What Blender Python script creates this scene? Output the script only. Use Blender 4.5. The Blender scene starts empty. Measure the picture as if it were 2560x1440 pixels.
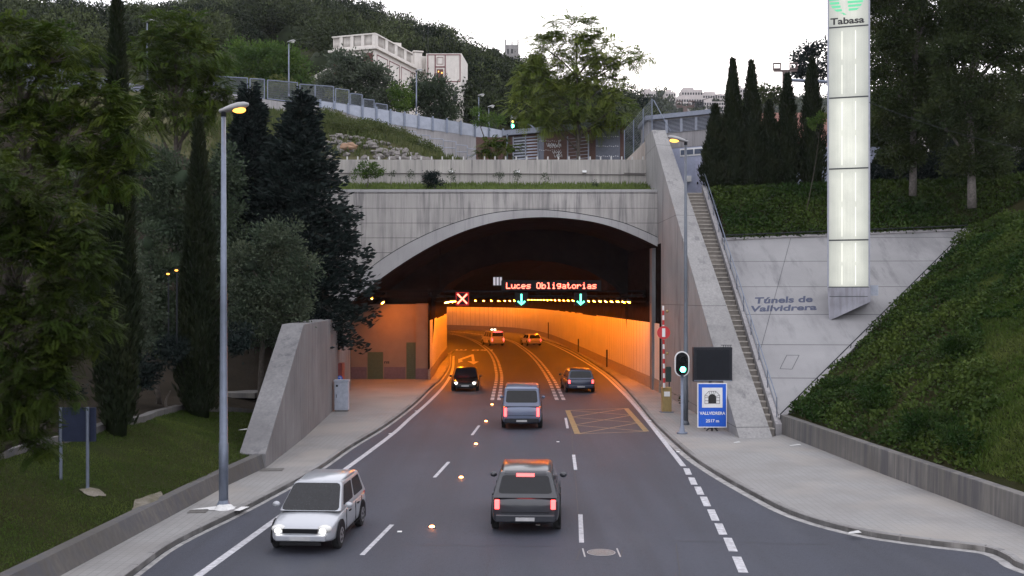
import bpy, math, random
import numpy as np
from mathutils import Vector, Matrix
from mathutils.noise import noise as pnoise
R = math.radians
SC = bpy.context.scene
COL = SC.collection
rng = np.random.default_rng(7)
random.seed(7)

# ------------------------------------------------------------------ camera
H, F, CX, HY = 6.0, 2600.0, 1280.0, 745.0
cam_d = bpy.data.cameras.new("camera")
cam = bpy.data.objects.new("camera", cam_d); COL.objects.link(cam)
cam_d.sensor_width = 36.0
cam_d.lens = F * 36.0 / 2560.0
cam_d.shift_y = 25.0 / 2560.0
cam_d.clip_start, cam_d.clip_end = 0.1, 6000.0
cam.location = (0, 0, H); cam.rotation_euler = (R(90), 0, 0)
SC.camera = cam

# ------------------------------------------------------------------ world, sun, exposure
SUN_EL, SUN_ROT = 5.0, 8.0
w = bpy.data.worlds.new("World"); SC.world = w; w.use_nodes = True
nt = w.node_tree; nt.nodes.clear()
wo = nt.nodes.new("ShaderNodeOutputWorld"); bg = nt.nodes.new("ShaderNodeBackground")
sky = nt.nodes.new("ShaderNodeTexSky"); sky.sky_type = 'NISHITA'; sky.sun_disc = False
sky.sun_elevation = R(SUN_EL); sky.sun_rotation = R(SUN_ROT)
sky.air_density = 1.0; sky.dust_density = 2.5; sky.ozone_density = 2.0
hs = nt.nodes.new("ShaderNodeHueSaturation"); hs.inputs['Saturation'].default_value = 0.35
mx = nt.nodes.new("ShaderNodeMixRGB"); mx.inputs[0].default_value = 0.78
mx.inputs[2].default_value = (6.15, 6.1, 6.5, 1)
nt.links.new(sky.outputs[0], hs.inputs['Color']); nt.links.new(hs.outputs[0], mx.inputs[1])
nt.links.new(mx.outputs[0], bg.inputs[0]); nt.links.new(bg.outputs[0], wo.inputs[0])
bg.inputs[1].default_value = 0.15
sd = bpy.data.lights.new("sun", 'SUN'); sd.energy = 0.5; sd.angle = R(20); sd.color = (1, .86, .72)
sun = bpy.data.objects.new("sun", sd); COL.objects.link(sun)
az = R(SUN_ROT); el = R(SUN_EL)
sdir = Vector((math.sin(az) * math.cos(el), math.cos(az) * math.cos(el), math.sin(el)))
sun.rotation_euler = sdir.to_track_quat('Z', 'Y').to_euler()
SC.view_settings.view_transform = 'Standard'; SC.view_settings.look = 'None'
SC.view_settings.exposure = 1.28; SC.view_settings.gamma = 1
SC.cycles.max_bounces = 8; SC.cycles.diffuse_bounces = 3; SC.cycles.glossy_bounces = 3
SC.cycles.transmission_bounces = 3; SC.cycles.transparent_max_bounces = 6; SC.cycles.volume_bounces = 0
SC.cycles.sample_clamp_indirect = 3.0

# ------------------------------------------------------------------ helpers
def P(px, py, Y): return Vector(((px - CX) / F * Y, Y, H + (HY - py) / F * Y))
def G(px, py, z=0.0):
    Y = (H - z) * F / (py - HY)
    return Vector(((px - CX) / F * Y, Y, z))
def lerp(a, b, t): return a + (b - a) * t
def sstep(a, b, x):
    t = min(1, max(0, (x - a) / (b - a))); return t * t * (3 - 2 * t)
def tag(o, label=None, cat=None, group=None, kind=None):
    if label: o['label'] = label
    if cat: o['category'] = cat
    if group: o['group'] = group
    if kind: o['kind'] = kind
    return o
def empty(name, loc=(0, 0, 0), label=None, cat=None, group=None, rz=0):
    o = bpy.data.objects.new(name, None); o.empty_display_size = .2; COL.objects.link(o)
    o.location = loc; o.rotation_euler = (0, 0, rz)
    return tag(o, label, cat, group)
def copy_tree(o, parent=None):
    c = o.copy(); COL.objects.link(c)
    if parent is not None: c.parent = parent
    for ch in o.children: copy_tree(ch, c)
    return c
def link(name, me, parent=None, off=None):
    o = bpy.data.objects.new(name, me); COL.objects.link(o)
    if parent is not None: o.parent = parent
    return o

class MB:
    """collects shapes, then links them as ONE mesh object; o = origin that is subtracted from the points"""
    def __init__(s, o=(0, 0, 0)): s.v = []; s.f = []; s.o = Vector(o)
    def add(s, vs, fs):
        n = len(s.v); s.v += [Vector(v) for v in vs]; s.f += [[i + n for i in f] for f in fs]; return s
    def quad(s, a, b, c, d): return s.add([a, b, c, d], [[0, 1, 2, 3]])
    def box(s, c, d, rz=0, M=None):
        x, y, z = d[0] / 2, d[1] / 2, d[2] / 2
        vs = [Vector((i * x, j * y, k * z)) for k in (-1, 1) for j in (-1, 1) for i in (-1, 1)]
        if rz: vs = [Matrix.Rotation(rz, 3, 'Z') @ v for v in vs]
        if M: vs = [M @ v for v in vs]
        c = Vector(c)
        return s.add([v + c for v in vs], [[0, 2, 3, 1], [4, 5, 7, 6], [0, 1, 5, 4], [2, 6, 7, 3], [0, 4, 6, 2], [1, 3, 7, 5]])
    def bx(s, x0, x1, y0, y1, z0, z1): return s.box(((x0 + x1) / 2, (y0 + y1) / 2, (z0 + z1) / 2), (abs(x1 - x0), abs(y1 - y0), abs(z1 - z0)))
    def prism(s, poly, z0, z1):
        n = len(poly)
        vs = [(p[0], p[1], z0) for p in poly] + [(p[0], p[1], z1) for p in poly]
        return s.add(vs, [list(range(n))[::-1], list(range(n, 2 * n))] + [[i, (i + 1) % n, (i + 1) % n + n, i + n] for i in range(n)])
    def prismv(s, poly, d):
        """polygon of 3-D points extruded by vector d"""
        n = len(poly); d = Vector(d)
        vs = [Vector(p) for p in poly] + [Vector(p) + d for p in poly]
        return s.add(vs, [list(range(n))[::-1], list(range(n, 2 * n))] + [[i, (i + 1) % n, (i + 1) % n + n, i + n] for i in range(n)])
    def tube(s, pts, r, n=8, cap=True):
        pts = [Vector(p) for p in pts]; m = len(pts)
        rs = r if isinstance(r, (list, tuple)) else [r] * m
        vs = []; u = None
        for i, p in enumerate(pts):
            t = (pts[min(i + 1, m - 1)] - pts[max(i - 1, 0)])
            t = t.normalized() if t.length > 1e-9 else Vector((0, 0, 1))
            if u is None: u = t.orthogonal().normalized()
            else:
                u = (u - t * u.dot(t)); u = u.normalized() if u.length > 1e-6 else t.orthogonal().normalized()
            b = t.cross(u)
            for k in range(n):
                a = 2 * math.pi * k / n
                vs.append(p + (u * math.cos(a) + b * math.sin(a)) * rs[i])
        fs = [[i * n + k, i * n + (k + 1) % n, (i + 1) * n + (k + 1) % n, (i + 1) * n + k] for i in range(m - 1) for k in range(n)]
        if cap: fs += [list(range(n))[::-1], list(range((m - 1) * n, m * n))]
        return s.add(vs, fs)
    def disc(s, c, r, nrm, th=.02, n=24, ry=None):
        c = Vector(c); nrm = Vector(nrm).normalized()
        u = Vector((0, 0, 1)).cross(nrm); u = u.normalized() if u.length > 1e-5 else Vector((1, 0, 0)); v = nrm.cross(u)
        ry = ry or r
        return s.prismv([c + u * r * math.cos(2 * math.pi * k / n) + v * ry * math.sin(2 * math.pi * k / n) for k in range(n)], nrm * th)
    def ball(s, c, r, nu=12, nv=8):
        c = Vector(c); r = Vector(r if hasattr(r, '__len__') else (r, r, r))
        vs = []; fs = []
        for j in range(nv + 1):
            t = math.pi * j / nv
            for i in range(nu):
                a = 2 * math.pi * i / nu
                vs.append(c + Vector((r.x * math.sin(t) * math.cos(a), r.y * math.sin(t) * math.sin(a), r.z * math.cos(t))))
        for j in range(nv):
            for i in range(nu): fs.append([j * nu + i, (j + 1) * nu + i, (j + 1) * nu + (i + 1) % nu, j * nu + (i + 1) % nu])
        return s.add(vs, fs)
    def loft(s, secs, cap=True):
        n = len(secs[0]); vs = [v for q in secs for v in q]
        fs = [[i * n + k, i * n + (k + 1) % n, (i + 1) * n + (k + 1) % n, (i + 1) * n + k] for i in range(len(secs) - 1) for k in range(n)]
        if cap: fs += [list(range(n))[::-1], list(range((len(secs) - 1) * n, len(secs) * n))]
        return s.add(vs, fs)
    def build(s, name, mat, parent=None, smooth=False, bevel=0, seg=2):
        me = bpy.data.meshes.new(name)
        me.from_pydata([tuple(v - s.o) for v in s.v], [], s.f); me.update()
        if mat: me.materials.append(mat)
        if smooth: me.polygons.foreach_set('use_smooth', [True] * len(me.polygons))
        o = link(name, me, parent)
        if parent is None and s.o.length > 0: o.location = s.o
        if bevel:
            b = o.modifiers.new('bevel', 'BEVEL'); b.width = bevel; b.segments = seg; b.limit_method = 'ANGLE'; b.angle_limit = R(40)
        return o

def resample(pts, step):
    pts = [Vector(p) for p in pts]; out = [pts[0]]; acc = 0
    for a, b in zip(pts, pts[1:]):
        L = (b - a).length
        n = max(1, int(round(L / step)))
        out += [a.lerp(b, (i + 1) / n) for i in range(n)]
    return out
def smooth_line(pts, sub=6):
    """Catmull-Rom through the points"""
    p = [Vector(q) for q in pts]; p = [p[0] * 2 - p[1]] + p + [p[-1] * 2 - p[-2]]; out = []
    for i in range(1, len(p) - 2):
        for k in range(sub):
            t = k / sub
            out.append(.5 * ((2 * p[i]) + (p[i + 1] - p[i - 1]) * t + (2 * p[i - 1] - 5 * p[i] + 4 * p[i + 1] - p[i + 2]) * t * t + (3 * p[i] - p[i - 1] - 3 * p[i + 1] + p[i + 2]) * t ** 3))
    out.append(p[-2]); return out
def side(pts, i):
    """unit vector to the right of a line, in plan"""
    a = pts[max(0, i - 1)]; b = pts[min(len(pts) - 1, i + 1)]
    d = Vector((b.x - a.x, b.y - a.y, 0)).normalized()
    return Vector((d.y, -d.x, 0))
def ribbon(mb, pts, w0, w1, z=None):
    """flat band between offsets w0 and w1 to the right of the line"""
    a = [p + side(pts, i) * w0 for i, p in enumerate(pts)]; b = [p + side(pts, i) * w1 for i, p in enumerate(pts)]
    if z is not None:
        for q in a + b: q.z = z
    for i in range(len(pts) - 1): mb.quad(b[i], b[i + 1], a[i + 1], a[i])
def wallstrip(mb, pts, w0, w1, zb, zt=None):
    """a wall along a line: base zb (number), top = zt or the points' own z"""
    n = len(pts); secs = []
    for i, p in enumerate(pts):
        s = side(pts, i); a = p + s * w0; b = p + s * w1; t = p.z if zt is None else zt
        bz = zb(p) if callable(zb) else zb
        secs.append([Vector((a.x, a.y, bz)), Vector((b.x, b.y, bz)), Vector((b.x, b.y, t)), Vector((a.x, a.y, t))])
    mb.loft(secs)

# ------------------------------------------------------------------ materials
class NT:
    def __init__(s, name):
        s.m = bpy.data.materials.new(name); s.m.use_nodes = True; s.t = s.m.node_tree; s.t.nodes.clear()
        s.out = s.n("ShaderNodeOutputMaterial")
    def n(s, typ, **k):
        x = s.t.nodes.new(typ)
        for a, b in k.items(): setattr(x, a, b)
        return x
    def l(s, a, b): s.t.links.new(a, b)
    def pos(s):
        if not hasattr(s, '_p'): s._p = s.n("ShaderNodeNewGeometry").outputs['Position']
        return s._p
    def noise(s, scale, detail=4, rough=.55, vec=None, dist=0):
        mp = s.n("ShaderNodeMapping"); sc = scale if hasattr(scale, '__len__') else (scale,) * 3
        mp.inputs['Scale'].default_value = sc; s.l(vec or s.pos(), mp.inputs['Vector'])
        nz = s.n("ShaderNodeTexNoise"); nz.inputs['Scale'].default_value = 1; nz.inputs['Detail'].default_value = detail
        nz.inputs['Roughness'].default_value = rough; nz.inputs['Distortion'].default_value = dist
        s.l(mp.outputs[0], nz.inputs['Vector']); return nz.outputs['Fac']
    def ramp(s, fac, lo, hi, a=0, b=1):
        r = s.n("ShaderNodeMapRange"); r.inputs[1].default_value = lo; r.inputs[2].default_value = hi
        r.inputs[3].default_value = a; r.inputs[4].default_value = b; s.l(fac, r.inputs[0]); return r.outputs[0]
    def mix(s, fac, a, b, mode='MIX'):
        x = s.n("ShaderNodeMixRGB", blend_type=mode)
        for i, v in ((0, fac), (1, a), (2, b)):
            if isinstance(v, (int, float)): x.inputs[i].default_value = v
            elif isinstance(v, (tuple, list)): x.inputs[i].default_value = (*v[:3], 1)
            else: s.l(v, x.inputs[i])
        return x.outputs[0]
    def math(s, op, a, b=0.0):
        x = s.n("ShaderNodeMath", operation=op)
        for i, v in ((0, a), (1, b)):
            if isinstance(v, (int, float)): x.inputs[i].default_value = v
            else: s.l(v, x.inputs[i])
        return x.outputs[0]
    def sep(s, vec=None):
        x = s.n("ShaderNodeSeparateXYZ"); s.l(vec or s.pos(), x.inputs[0]); return x.outputs
    def bsdf(s, col, rough=.7, metal=0, spec=.5, bump=None, bstr=.3, bdist=.02):
        b = s.n("ShaderNodeBsdfPrincipled")
        for k, v in (('Base Color', col), ('Roughness', rough)):
            if isinstance(v, (int, float)): b.inputs[k].default_value = v
            elif isinstance(v, (tuple, list)): b.inputs[k].default_value = (*v[:3], 1)
            else: s.l(v, b.inputs[k])
        b.inputs['Metallic'].default_value = metal; b.inputs['Specular IOR Level'].default_value = spec
        if bump is not None:
            bm = s.n("ShaderNodeBump"); bm.inputs['Strength'].default_value = bstr; bm.inputs['Distance'].default_value = bdist
            s.l(bump, bm.inputs['Height']); s.l(bm.outputs[0], b.inputs['Normal'])
        s.l(b.outputs[0], s.out.inputs[0]); return b

def m_plain(name, col, rough=.5, metal=0, var=.12, scale=6, spec=.5, dirt=None):
    t = NT(name); f = t.ramp(t.noise(scale), .3, .7, 1 - var, 1 + var)
    c = t.mix(1, col, f, 'MULTIPLY')
    if dirt: c = t.mix(t.ramp(t.noise((5, 5, .5), 5), .5, .75, 0, .6), c, dirt)
    t.bsdf(c, rough, metal, spec); return t.m
def m_emit(name, col, strength, base=(.02, .02, .02)):
    t = NT(name); b = t.bsdf(base, .4); b.inputs['Emission Color'].default_value = (*col, 1); b.inputs['Emission Strength'].default_value = strength
    return t.m
def m_concrete(name, c1=(.34, .33, .33), c2=(.25, .245, .25), stain=(.07, .07, .08), st=.55, board=True, zj=None, jw=.022, rough=.85, drip=(3.2, 3.2, .22), thr=(.52, .72)):
    t = NT(name)
    c = t.mix(t.ramp(t.noise(.35, 5), .35, .65), c1, c2)
    c = t.mix(t.ramp(t.noise(2.3, 6, .6), .4, .75, 0, .25), c, c2)
    bd = t.noise((9, 9, .25), 3, .6)
    if board: c = t.mix(t.ramp(bd, .35, .65, 0, .5), c, (c2[0] * .72, c2[1] * .72, c2[2] * .75))
    d = t.ramp(t.noise(drip, 6, .65), thr[0], thr[1])
    blot = t.ramp(t.noise(.22, 3), .34, .56)
    c = t.mix(t.math('MULTIPLY', t.math('MULTIPLY', d, blot), st), c, stain)
    if name == 'slab_concrete':
        x = t.sep()[0]; rr = t.math('MULTIPLY', t.ramp(x, 19.5, 25.5), t.ramp(t.noise((.9, .35, .4), 6, .7), .38, .62)); c = t.mix(t.math('MULTIPLY', rr, .62), c, stain)
    if zj:
        z = t.sep()[2]
        fr = t.math('FRACT', t.math('DIVIDE', t.math('SUBTRACT', z, zj[0]), zj[1]))
        j = t.math('LESS_THAN', fr, jw / zj[1])
        c = t.mix(t.math('MULTIPLY', j, .75), c, (.05, .05, .055))
    t.bsdf(c, rough, 0, .3, bump=t.math('ADD', bd, t.noise(24, 3)), bstr=.25, bdist=.01); return t.m
def m_asphalt():
    t = NT("asphalt")
    c = t.mix(t.ramp(t.noise(.16, 5), .35, .65), (.037, .042, .061), (.025, .028, .043))
    c = t.mix(t.ramp(t.noise((1.1, .05, 1), 5), .42, .62, 0, .75), c, (.021, .023, .033))
    c = t.mix(t.ramp(t.noise((.9, .5, 1), 6, .7), .6, .72, 0, .55), c, (.016, .017, .023))
    c = t.mix(t.ramp(t.noise((.5, .12, 1), 5, .6), .58, .7, 0, .5), c, (.050, .053, .068))       # wheel tracks run along the road
    g = t.noise(60, 2, .7)
    c = t.mix(t.ramp(g, .4, .7, 0, .75), c, (.10, .105, .125))
    c = t.mix(t.ramp(t.noise(9, 3, .7), .52, .7, 0, .35), c, (.014, .015, .02))
    vo = t.n("ShaderNodeTexVoronoi", feature='DISTANCE_TO_EDGE'); vo.inputs['Scale'].default_value = .12
    mpv = t.n("ShaderNodeVectorMath", operation='ADD'); nz = t.n("ShaderNodeTexNoise"); nz.inputs['Scale'].default_value = .6; nz.inputs['Detail'].default_value = 6
    t.l(t.pos(), nz.inputs['Vector']); t.l(t.pos(), mpv.inputs[0]); t.l(nz.outputs['Color'], mpv.inputs[1]); t.l(mpv.outputs[0], vo.inputs['Vector'])
    cr = t.ramp(vo.outputs['Distance'], .0, .0016, .55, 0)
    c = t.mix(t.math('MULTIPLY', cr, t.ramp(t.noise(.08, 2), .45, .6)), c, (.02, .02, .022))
    t.bsdf(c, .7, 0, .22, bump=g, bstr=.35, bdist=.01); return t.m
def m_pave():
    t = NT("pavement_tiles")
    br = t.n("ShaderNodeTexBrick"); br.inputs['Scale'].default_value = 1; br.inputs['Brick Width'].default_value = .2; br.inputs['Row Height'].default_value = .2; br.offset = 0
    br.inputs['Mortar Size'].default_value = .012; br.inputs['Color1'].default_value = (.242, .24, .238, 1); br.inputs['Color2'].default_value = (.222, .22, .22, 1); br.inputs['Mortar'].default_value = (.175, .172, .172, 1)
    t.l(t.pos(), br.inputs['Vector'])
    c = t.mix(t.ramp(t.noise(.5, 6), .4, .65, 0, .55), br.outputs['Color'], (.17, .16, .155))
    c = t.mix(t.ramp(t.noise(.21, 3), .5, .62, 0, .6), c, (.27, .25, .23))
    t.bsdf(c, .75, 0, .35, bump=t.math('ADD', br.outputs['Fac'], t.noise(12)), bstr=.3, bdist=.01); return t.m
def m_leaf(name, c1, c2, trans=.3, rough=.55):
    t = NT(name)
    at = t.n("ShaderNodeAttribute"); at.attribute_name = 'tint'
    c = t.mix(at.outputs['Fac'], c1, c2)
    c = t.mix(t.ramp(t.noise(.7, 2), .4, .65, 0, .45), c, (c1[0] * .62, c1[1] * .66, c1[2] * .7))
    b = t.bsdf(c, rough, 0, .06)
    tr = t.n("ShaderNodeBsdfTranslucent"); t.l(c, tr.inputs['Color'])
    ms = t.n("ShaderNodeMixShader"); ms.inputs[0].default_value = trans
    t.l(b.outputs[0], ms.inputs[1]); t.l(tr.outputs[0], ms.inputs[2]); t.l(ms.outputs[0], t.out.inputs[0]); return t.m
def m_soil(name, c1, c2, scale=.6, fine=9):
    t = NT(name)
    c = t.mix(t.ramp(t.noise(scale, 5), .35, .65), c1, c2)
    n = t.noise(fine, 5, .7)
    c = t.mix(t.ramp(n, .4, .75, 0, .5), c, (c1[0] * .45, c1[1] * .45, c1[2] * .45))
    t.bsdf(c, .95, 0, .015, bump=n, bstr=.6, bdist=.08); return t.m
def m_panelwall():
    t = NT("wall_panel_enamel")
    c = t.mix(t.ramp(t.noise(.4, 3), .3, .7), (.66, .64, .6), (.56, .54, .5))
    c = t.mix(t.ramp(t.noise((2, 2, .3), 5), .5, .8, 0, .4), c, (.36, .34, .3))
    t.bsdf(c, .45, 0, .4); return t.m

CONC = m_concrete("portal_concrete", c1=(.45, .432, .415), c2=(.35, .336, .325), st=.55, zj=(12.62, .94), jw=.034, thr=(.48, .62))
CONC_UP = m_concrete("terrace_concrete", c1=(.42, .40, .375), c2=(.32, .305, .29), st=.75)
CONC_RIM = m_concrete("rim_concrete", c1=(.385, .38, .385), c2=(.315, .31, .318), st=.45, board=False)
CONC_WING = m_concrete("wing_concrete", c1=(.225, .223, .228), c2=(.145, .143, .148), st=.9, drip=(3, 3, .3))
CONC_SLAB = m_concrete("slab_concrete", c1=(.262, .26, .268), c2=(.218, .216, .224), stain=(.085, .084, .095), st=.7, board=False, zj=(.9, 1.42), jw=.03, drip=(1.5, .35, .3), thr=(.52, .75))
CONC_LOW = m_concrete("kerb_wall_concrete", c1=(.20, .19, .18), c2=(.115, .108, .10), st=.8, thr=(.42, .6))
CONC_LOWL = m_concrete("shaded_wall_concrete", c1=(.125, .117, .11), c2=(.075, .07, .066), st=.8, thr=(.42, .6))  # darker copy of the low wall concrete, tree shade put into the colour
CONC_STEP = m_concrete("step_concrete", c1=(.28, .255, .23), c2=(.19, .175, .16), st=.4, board=False)
CONC_PALE = m_concrete("ramp_concrete", c1=(.36, .35, .355), c2=(.28, .27, .28), st=.6)
KERB = m_concrete("kerb_stone", c1=(.24, .235, .235), c2=(.16, .155, .155), st=.6, board=False, drip=(2, 2, 2))
ASPH = m_asphalt(); PAVE = m_pave()
PAINT = m_plain("road_paint_white", (.40, .40, .43), .7, var=.3, scale=7, dirt=(.17, .17, .19))
PAINT_Y = m_plain("road_paint_yellow", (.20, .155, .07), .6, var=.3, scale=3, dirt=(.12, .11, .09))
GUTTER = m_plain("gutter_concrete", (.27, .265, .265), .7, var=.4, scale=3, dirt=(.09, .088, .09))
STEEL = m_plain("galvanised_steel", (.155, .18, .235), .45, .5, var=.1)
DARKPOLE = m_plain("dark_pole_paint", (.10, .115, .14), .5, .2)
LAMPGREY = m_plain("lamp_housing_grey", (.26, .26, .27), .4, .1)
BLACK = m_plain("black_plastic", (.010, .010, .012), .6, spec=.15)
DARKGREY = m_plain("dark_grey_paint", (.022, .024, .030), .6, spec=.18)
SIGNBACK = m_plain("sign_back_grey", (.020, .026, .05), .7, spec=.12)
WHITE = m_plain("white_paint", (.75, .75, .76), .5, var=.04)
RED = m_plain("red_paint", (.50, .025, .03), .45, var=.06)
BLUE = m_plain("blue_sign_paint", (.006, .10, .58), .4, var=.03)
BLACKP = m_plain("black_sign_paint", (.012, .012, .014), .5)
TXT_BLUE = m_plain("letter_blue_paint", (.028, .037, .08), .6)
CAB = m_plain("cabinet_grey", (.33, .36, .43), .5)
BARBOX = m_plain("barrier_cabinet_ochre", (.30, .22, .09), .45, .15)
BLDGLAV = m_plain("service_wall_lavender", (.36, .39, .52), .7, var=.06)
LOUV = m_plain("louvre_metal", (.27, .29, .35), .45, .3)
LOUV_D = m_plain("louvre_dark_gap", (.035, .037, .045), .6)
ROOFM = m_plain("roof_metal", (.17, .19, .24), .45, .3)
BRICK = m_plain("brown_brick", (.095, .05, .042), .8, var=.25, scale=14)
PINKBRICK = m_plain("pink_brick", (.34, .18, .15), .85, var=.25, scale=10)
VAULT = m_plain("vault_shade_concrete", (.018, .014, .012), .95, var=.35, scale=1.2, spec=0)  # near-black base colour stands in for the missing light above the lamps
DARKWALL = m_plain("shade_tone_wall", (.012, .009, .008), .95, var=.4, scale=2, spec=0)  # shade of the upper tunnel walls put into the colour
PANEL = m_panelwall()
PLINTH = m_plain("plinth_paint", (.24, .20, .17), .6, var=.2)
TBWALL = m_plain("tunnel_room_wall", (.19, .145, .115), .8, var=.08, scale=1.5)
TBBASE = m_plain("tunnel_room_base_paint", (.11, .075, .095), .6)
GREEN_D = m_plain("dark_green_door", (.05, .075, .035), .5)
HOUSEW = m_plain("house_render_cream", (.60, .565, .53), .8, var=.07, scale=1.5, dirt=(.42, .39, .36))
HOUSER = m_plain("house_red_trim", (.13, .024, .032), .7)
TILE = m_plain("roof_tile", (.21, .17, .14), .8, var=.3, scale=6)
GLASSD = m_plain("dark_window_glass", (.010, .011, .014), .12, spec=.3)
FENCEP = m_plain("fence_panel_steel", (.29, .315, .38), .45, .35, var=.12, scale=2)
WIRE = m_plain("mesh_wire", (.20, .22, .26), .5, .4)
STONE_G = m_plain("grey_stone", (.21, .20, .20), .85, var=.3, scale=1)
TOWNW = m_plain("town_walls", (.42, .38, .37), .8, var=.1, scale=.3)
BARK = m_plain("bark", (.06, .05, .042), .9, var=.4, scale=8)
BARK_P = m_plain("pale_bark", (.12, .108, .10), .9, var=.4, scale=8)
ROCK = m_plain("rock_grey", (.15, .138, .132), .85, var=.4, scale=2.2)
ROCK_O = m_plain("rock_ochre", (.25, .155, .10), .85, var=.3, scale=2.2)
RUBBER = m_plain("tyre_rubber", (.012, .012, .013), .8)
RIM = m_plain("wheel_rim", (.35, .35, .37), .35, .7)

DARKMETAL = m_plain("dark_metal", (.010, .009, .009), .9, spec=.05)  # metal coloured near black to match the painted shade of the vault
EM_SOD = m_emit("sodium_lamp_glow", (1, .215, .006), 540.0)
EM_SOD_DIM = m_emit("dim_sodium_lamp_glow", (1, .23, .008), 520.0)
EM_RED = m_emit("red_led_glow", (1, .025, .02), 6.0)
EM_REDTXT = m_emit("red_text_glow", (1, .11, .07), 4.0)
EM_GRN = m_emit("green_led_glow", (.10, 1, .6), 2.2)
EM_GRN_S = m_emit("green_signal_glow", (.08, 1, .5), 7.0)
EM_TAIL = m_emit("tail_lamp_glow", (1, .05, .05), 3.5)
EM_HEAD = m_emit("headlamp_glow", (1, .93, .78), 10.0)
EM_STUD = m_emit("stud_glow", (1, .28, .06), 14.0)
EM_STREET = m_emit("street_lamp_glow", (1, .40, .06), 1.8)
EM_WIN = m_emit("window_glow", (1, .42, .08), 1.4)
EM_AMB = m_emit("amber_glow", (1, .55, .1), 3.0)

def text_obj(name, s, mat, w, h, bold=0.0, shear=0.0, ext=.01, parent=None, M=None, lines=1, align='CENTER'):
    """lettering as a mesh lying in the XZ plane, scaled to width w (and height h), centred on its origin, facing -Y"""
    cu = bpy.data.curves.new("lettering", 'FONT'); cu.body = s; cu.size = 1; cu.offset = bold; cu.shear = shear
    cu.extrude = .01; cu.align_x = align; cu.space_line = .78
    ob = bpy.data.objects.new("lettering", cu); COL.objects.link(ob)
    dg = bpy.context.evaluated_depsgraph_get(); me = bpy.data.meshes.new_from_object(ob.evaluated_get(dg))
    bpy.data.objects.remove(ob); bpy.data.curves.remove(cu)
    co = np.empty(len(me.vertices) * 3, 'f'); me.vertices.foreach_get('co', co); co = co.reshape(-1, 3)
    lo, hi = co.min(0), co.max(0); c = (lo + hi) / 2; d = hi - lo
    out = np.zeros_like(co)
    out[:, 0] = (co[:, 0] - c[0]) * w / d[0]; out[:, 2] = (co[:, 1] - c[1]) * h / d[1]; out[:, 1] = -(co[:, 2] - c[2]) * ext / .02
    if M is not None:
        m = np.array(M); out = out @ m[:3, :3].T + m[:3, 3]
    me.vertices.foreach_set('co', out.astype('f').ravel()); me.update()
    me.materials.clear(); me.materials.append(mat)
    return link(name, me, parent)
# ================================================================== THE SETTING
def S(o): o['kind'] = 'structure'; return o
g = MB(); g.quad((-2500, -300, -.3), (2500, -300, -.3), (2500, 3500, -.3), (-2500, 3500, -.3))
S(g.build('ground', m_soil("ground_soil", (.06, .065, .04), (.09, .08, .055), .02, .4)))

# ---- lines taken from the photograph, laid out on the road plane
curbL_px = [(60, 1640), (330, 1440), (442, 1361), (615, 1275), (787, 1181), (876, 1120), (960, 1069), (1033, 1014), (1076, 972), (1102, 949), (1122, 915), (1124, 885)]
curbL = [G(*p) for p in curbL_px]
curbR_px = [(2800, 1500), (2560, 1425), (2519, 1402), (2462, 1380), (2324, 1363), (2177, 1342), (2065, 1316), (1975, 1286), (1900, 1249), (1787, 1185), (1712, 1132), (1637, 1061), (1600, 1016), (1555, 965), (1512, 929), (1440, 883), (1400, 865), (1365, 853)]
curbR = [G(*p) for p in curbR_px]
curbL = smooth_line(curbL, 4); curbR = smooth_line(curbR, 4)
wallR = smooth_line([(9.15, 64, 0), (9.05, 67.8, 0), (8.3, 84.7, 0), (7.2, 112, 0), (5.6, 145, 0), (3.2, 168, 0), (-1.5, 184, 0), (-12, 198, 0), (-30, 212, 0), (-60, 226, 0)], 6)
wallL = smooth_line([(-5.9, 74.6, 0), (-6.0, 80, 0), (-6.5, 95, 0), (-6.95, 111, 0), (-9.0, 128, 0), (-13.5, 148, 0), (-24, 168, 0), (-38, 182, 0), (-62, 194, 0)], 6)

# ---- road with its markings as parts
rd = MB(); rd.quad((-60, 2, 0), (60, 2, 0), (60, 240, 0), (-60, 240, 0))
road = S(rd.build('road', ASPH))
def gline(mb, px, w, z=.006, sm=True, off=0):
    p = [G(*q) for q in px]
    if sm and len(p) > 2: p = smooth_line(p, 5)
    ribbon(mb, p, -w / 2 + off, w / 2 + off, z)
edgeL_px = [(330, 1560), (495, 1440), (960, 1102), (1024, 1047), (1076, 1001), (1112, 962), (1131, 926), (1134, 890)]
edgeR_px = [(1709, 1166), (1600, 1029), (1550, 975), (1500, 930), (1440, 892), (1390, 866), (1350, 850)]
m = MB(); gline(m, edgeL_px, .20); m.build('left_edge_line', PAINT, road)
m = MB(); gline(m, edgeR_px, .20); m.build('right_edge_line', PAINT, road)
def dash(mb, a, b, w, z=.006):
    a = G(*a); b = G(*b); ribbon(mb, [a, b], -w / 2, w / 2, z)
m = MB()
for a, b in (((905, 1388), (980, 1312)), ((1086, 1194), (1122, 1155)), ((1180, 1088), (1198, 1064)), ((690, 1604), (780, 1512)),
             ((1454, 1357), (1451, 1286)), ((1439, 1175), (1434, 1137)), ((1419, 1071), (1414, 1045))): dash(m, a, b, .12)
m.build('lane_dashes', PAINT, road)
m = MB()
for i, (c, hh) in enumerate([((1719, 1179), 8), ((1732, 1203), 9), ((1748, 1227), 10), ((1763.5, 1254), 12), ((1783, 1288), 14), ((1802, 1323), 14), ((1826, 1362), 17), ((1850, 1412), 20), ((1880, 1475), 22)]):
    dx = hh * .43; dash(m, (c[0] + dx, c[1] + hh), (c[0] - dx, c[1] - hh), .21)
m.build('exit_dashes', PAINT, road)
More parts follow.
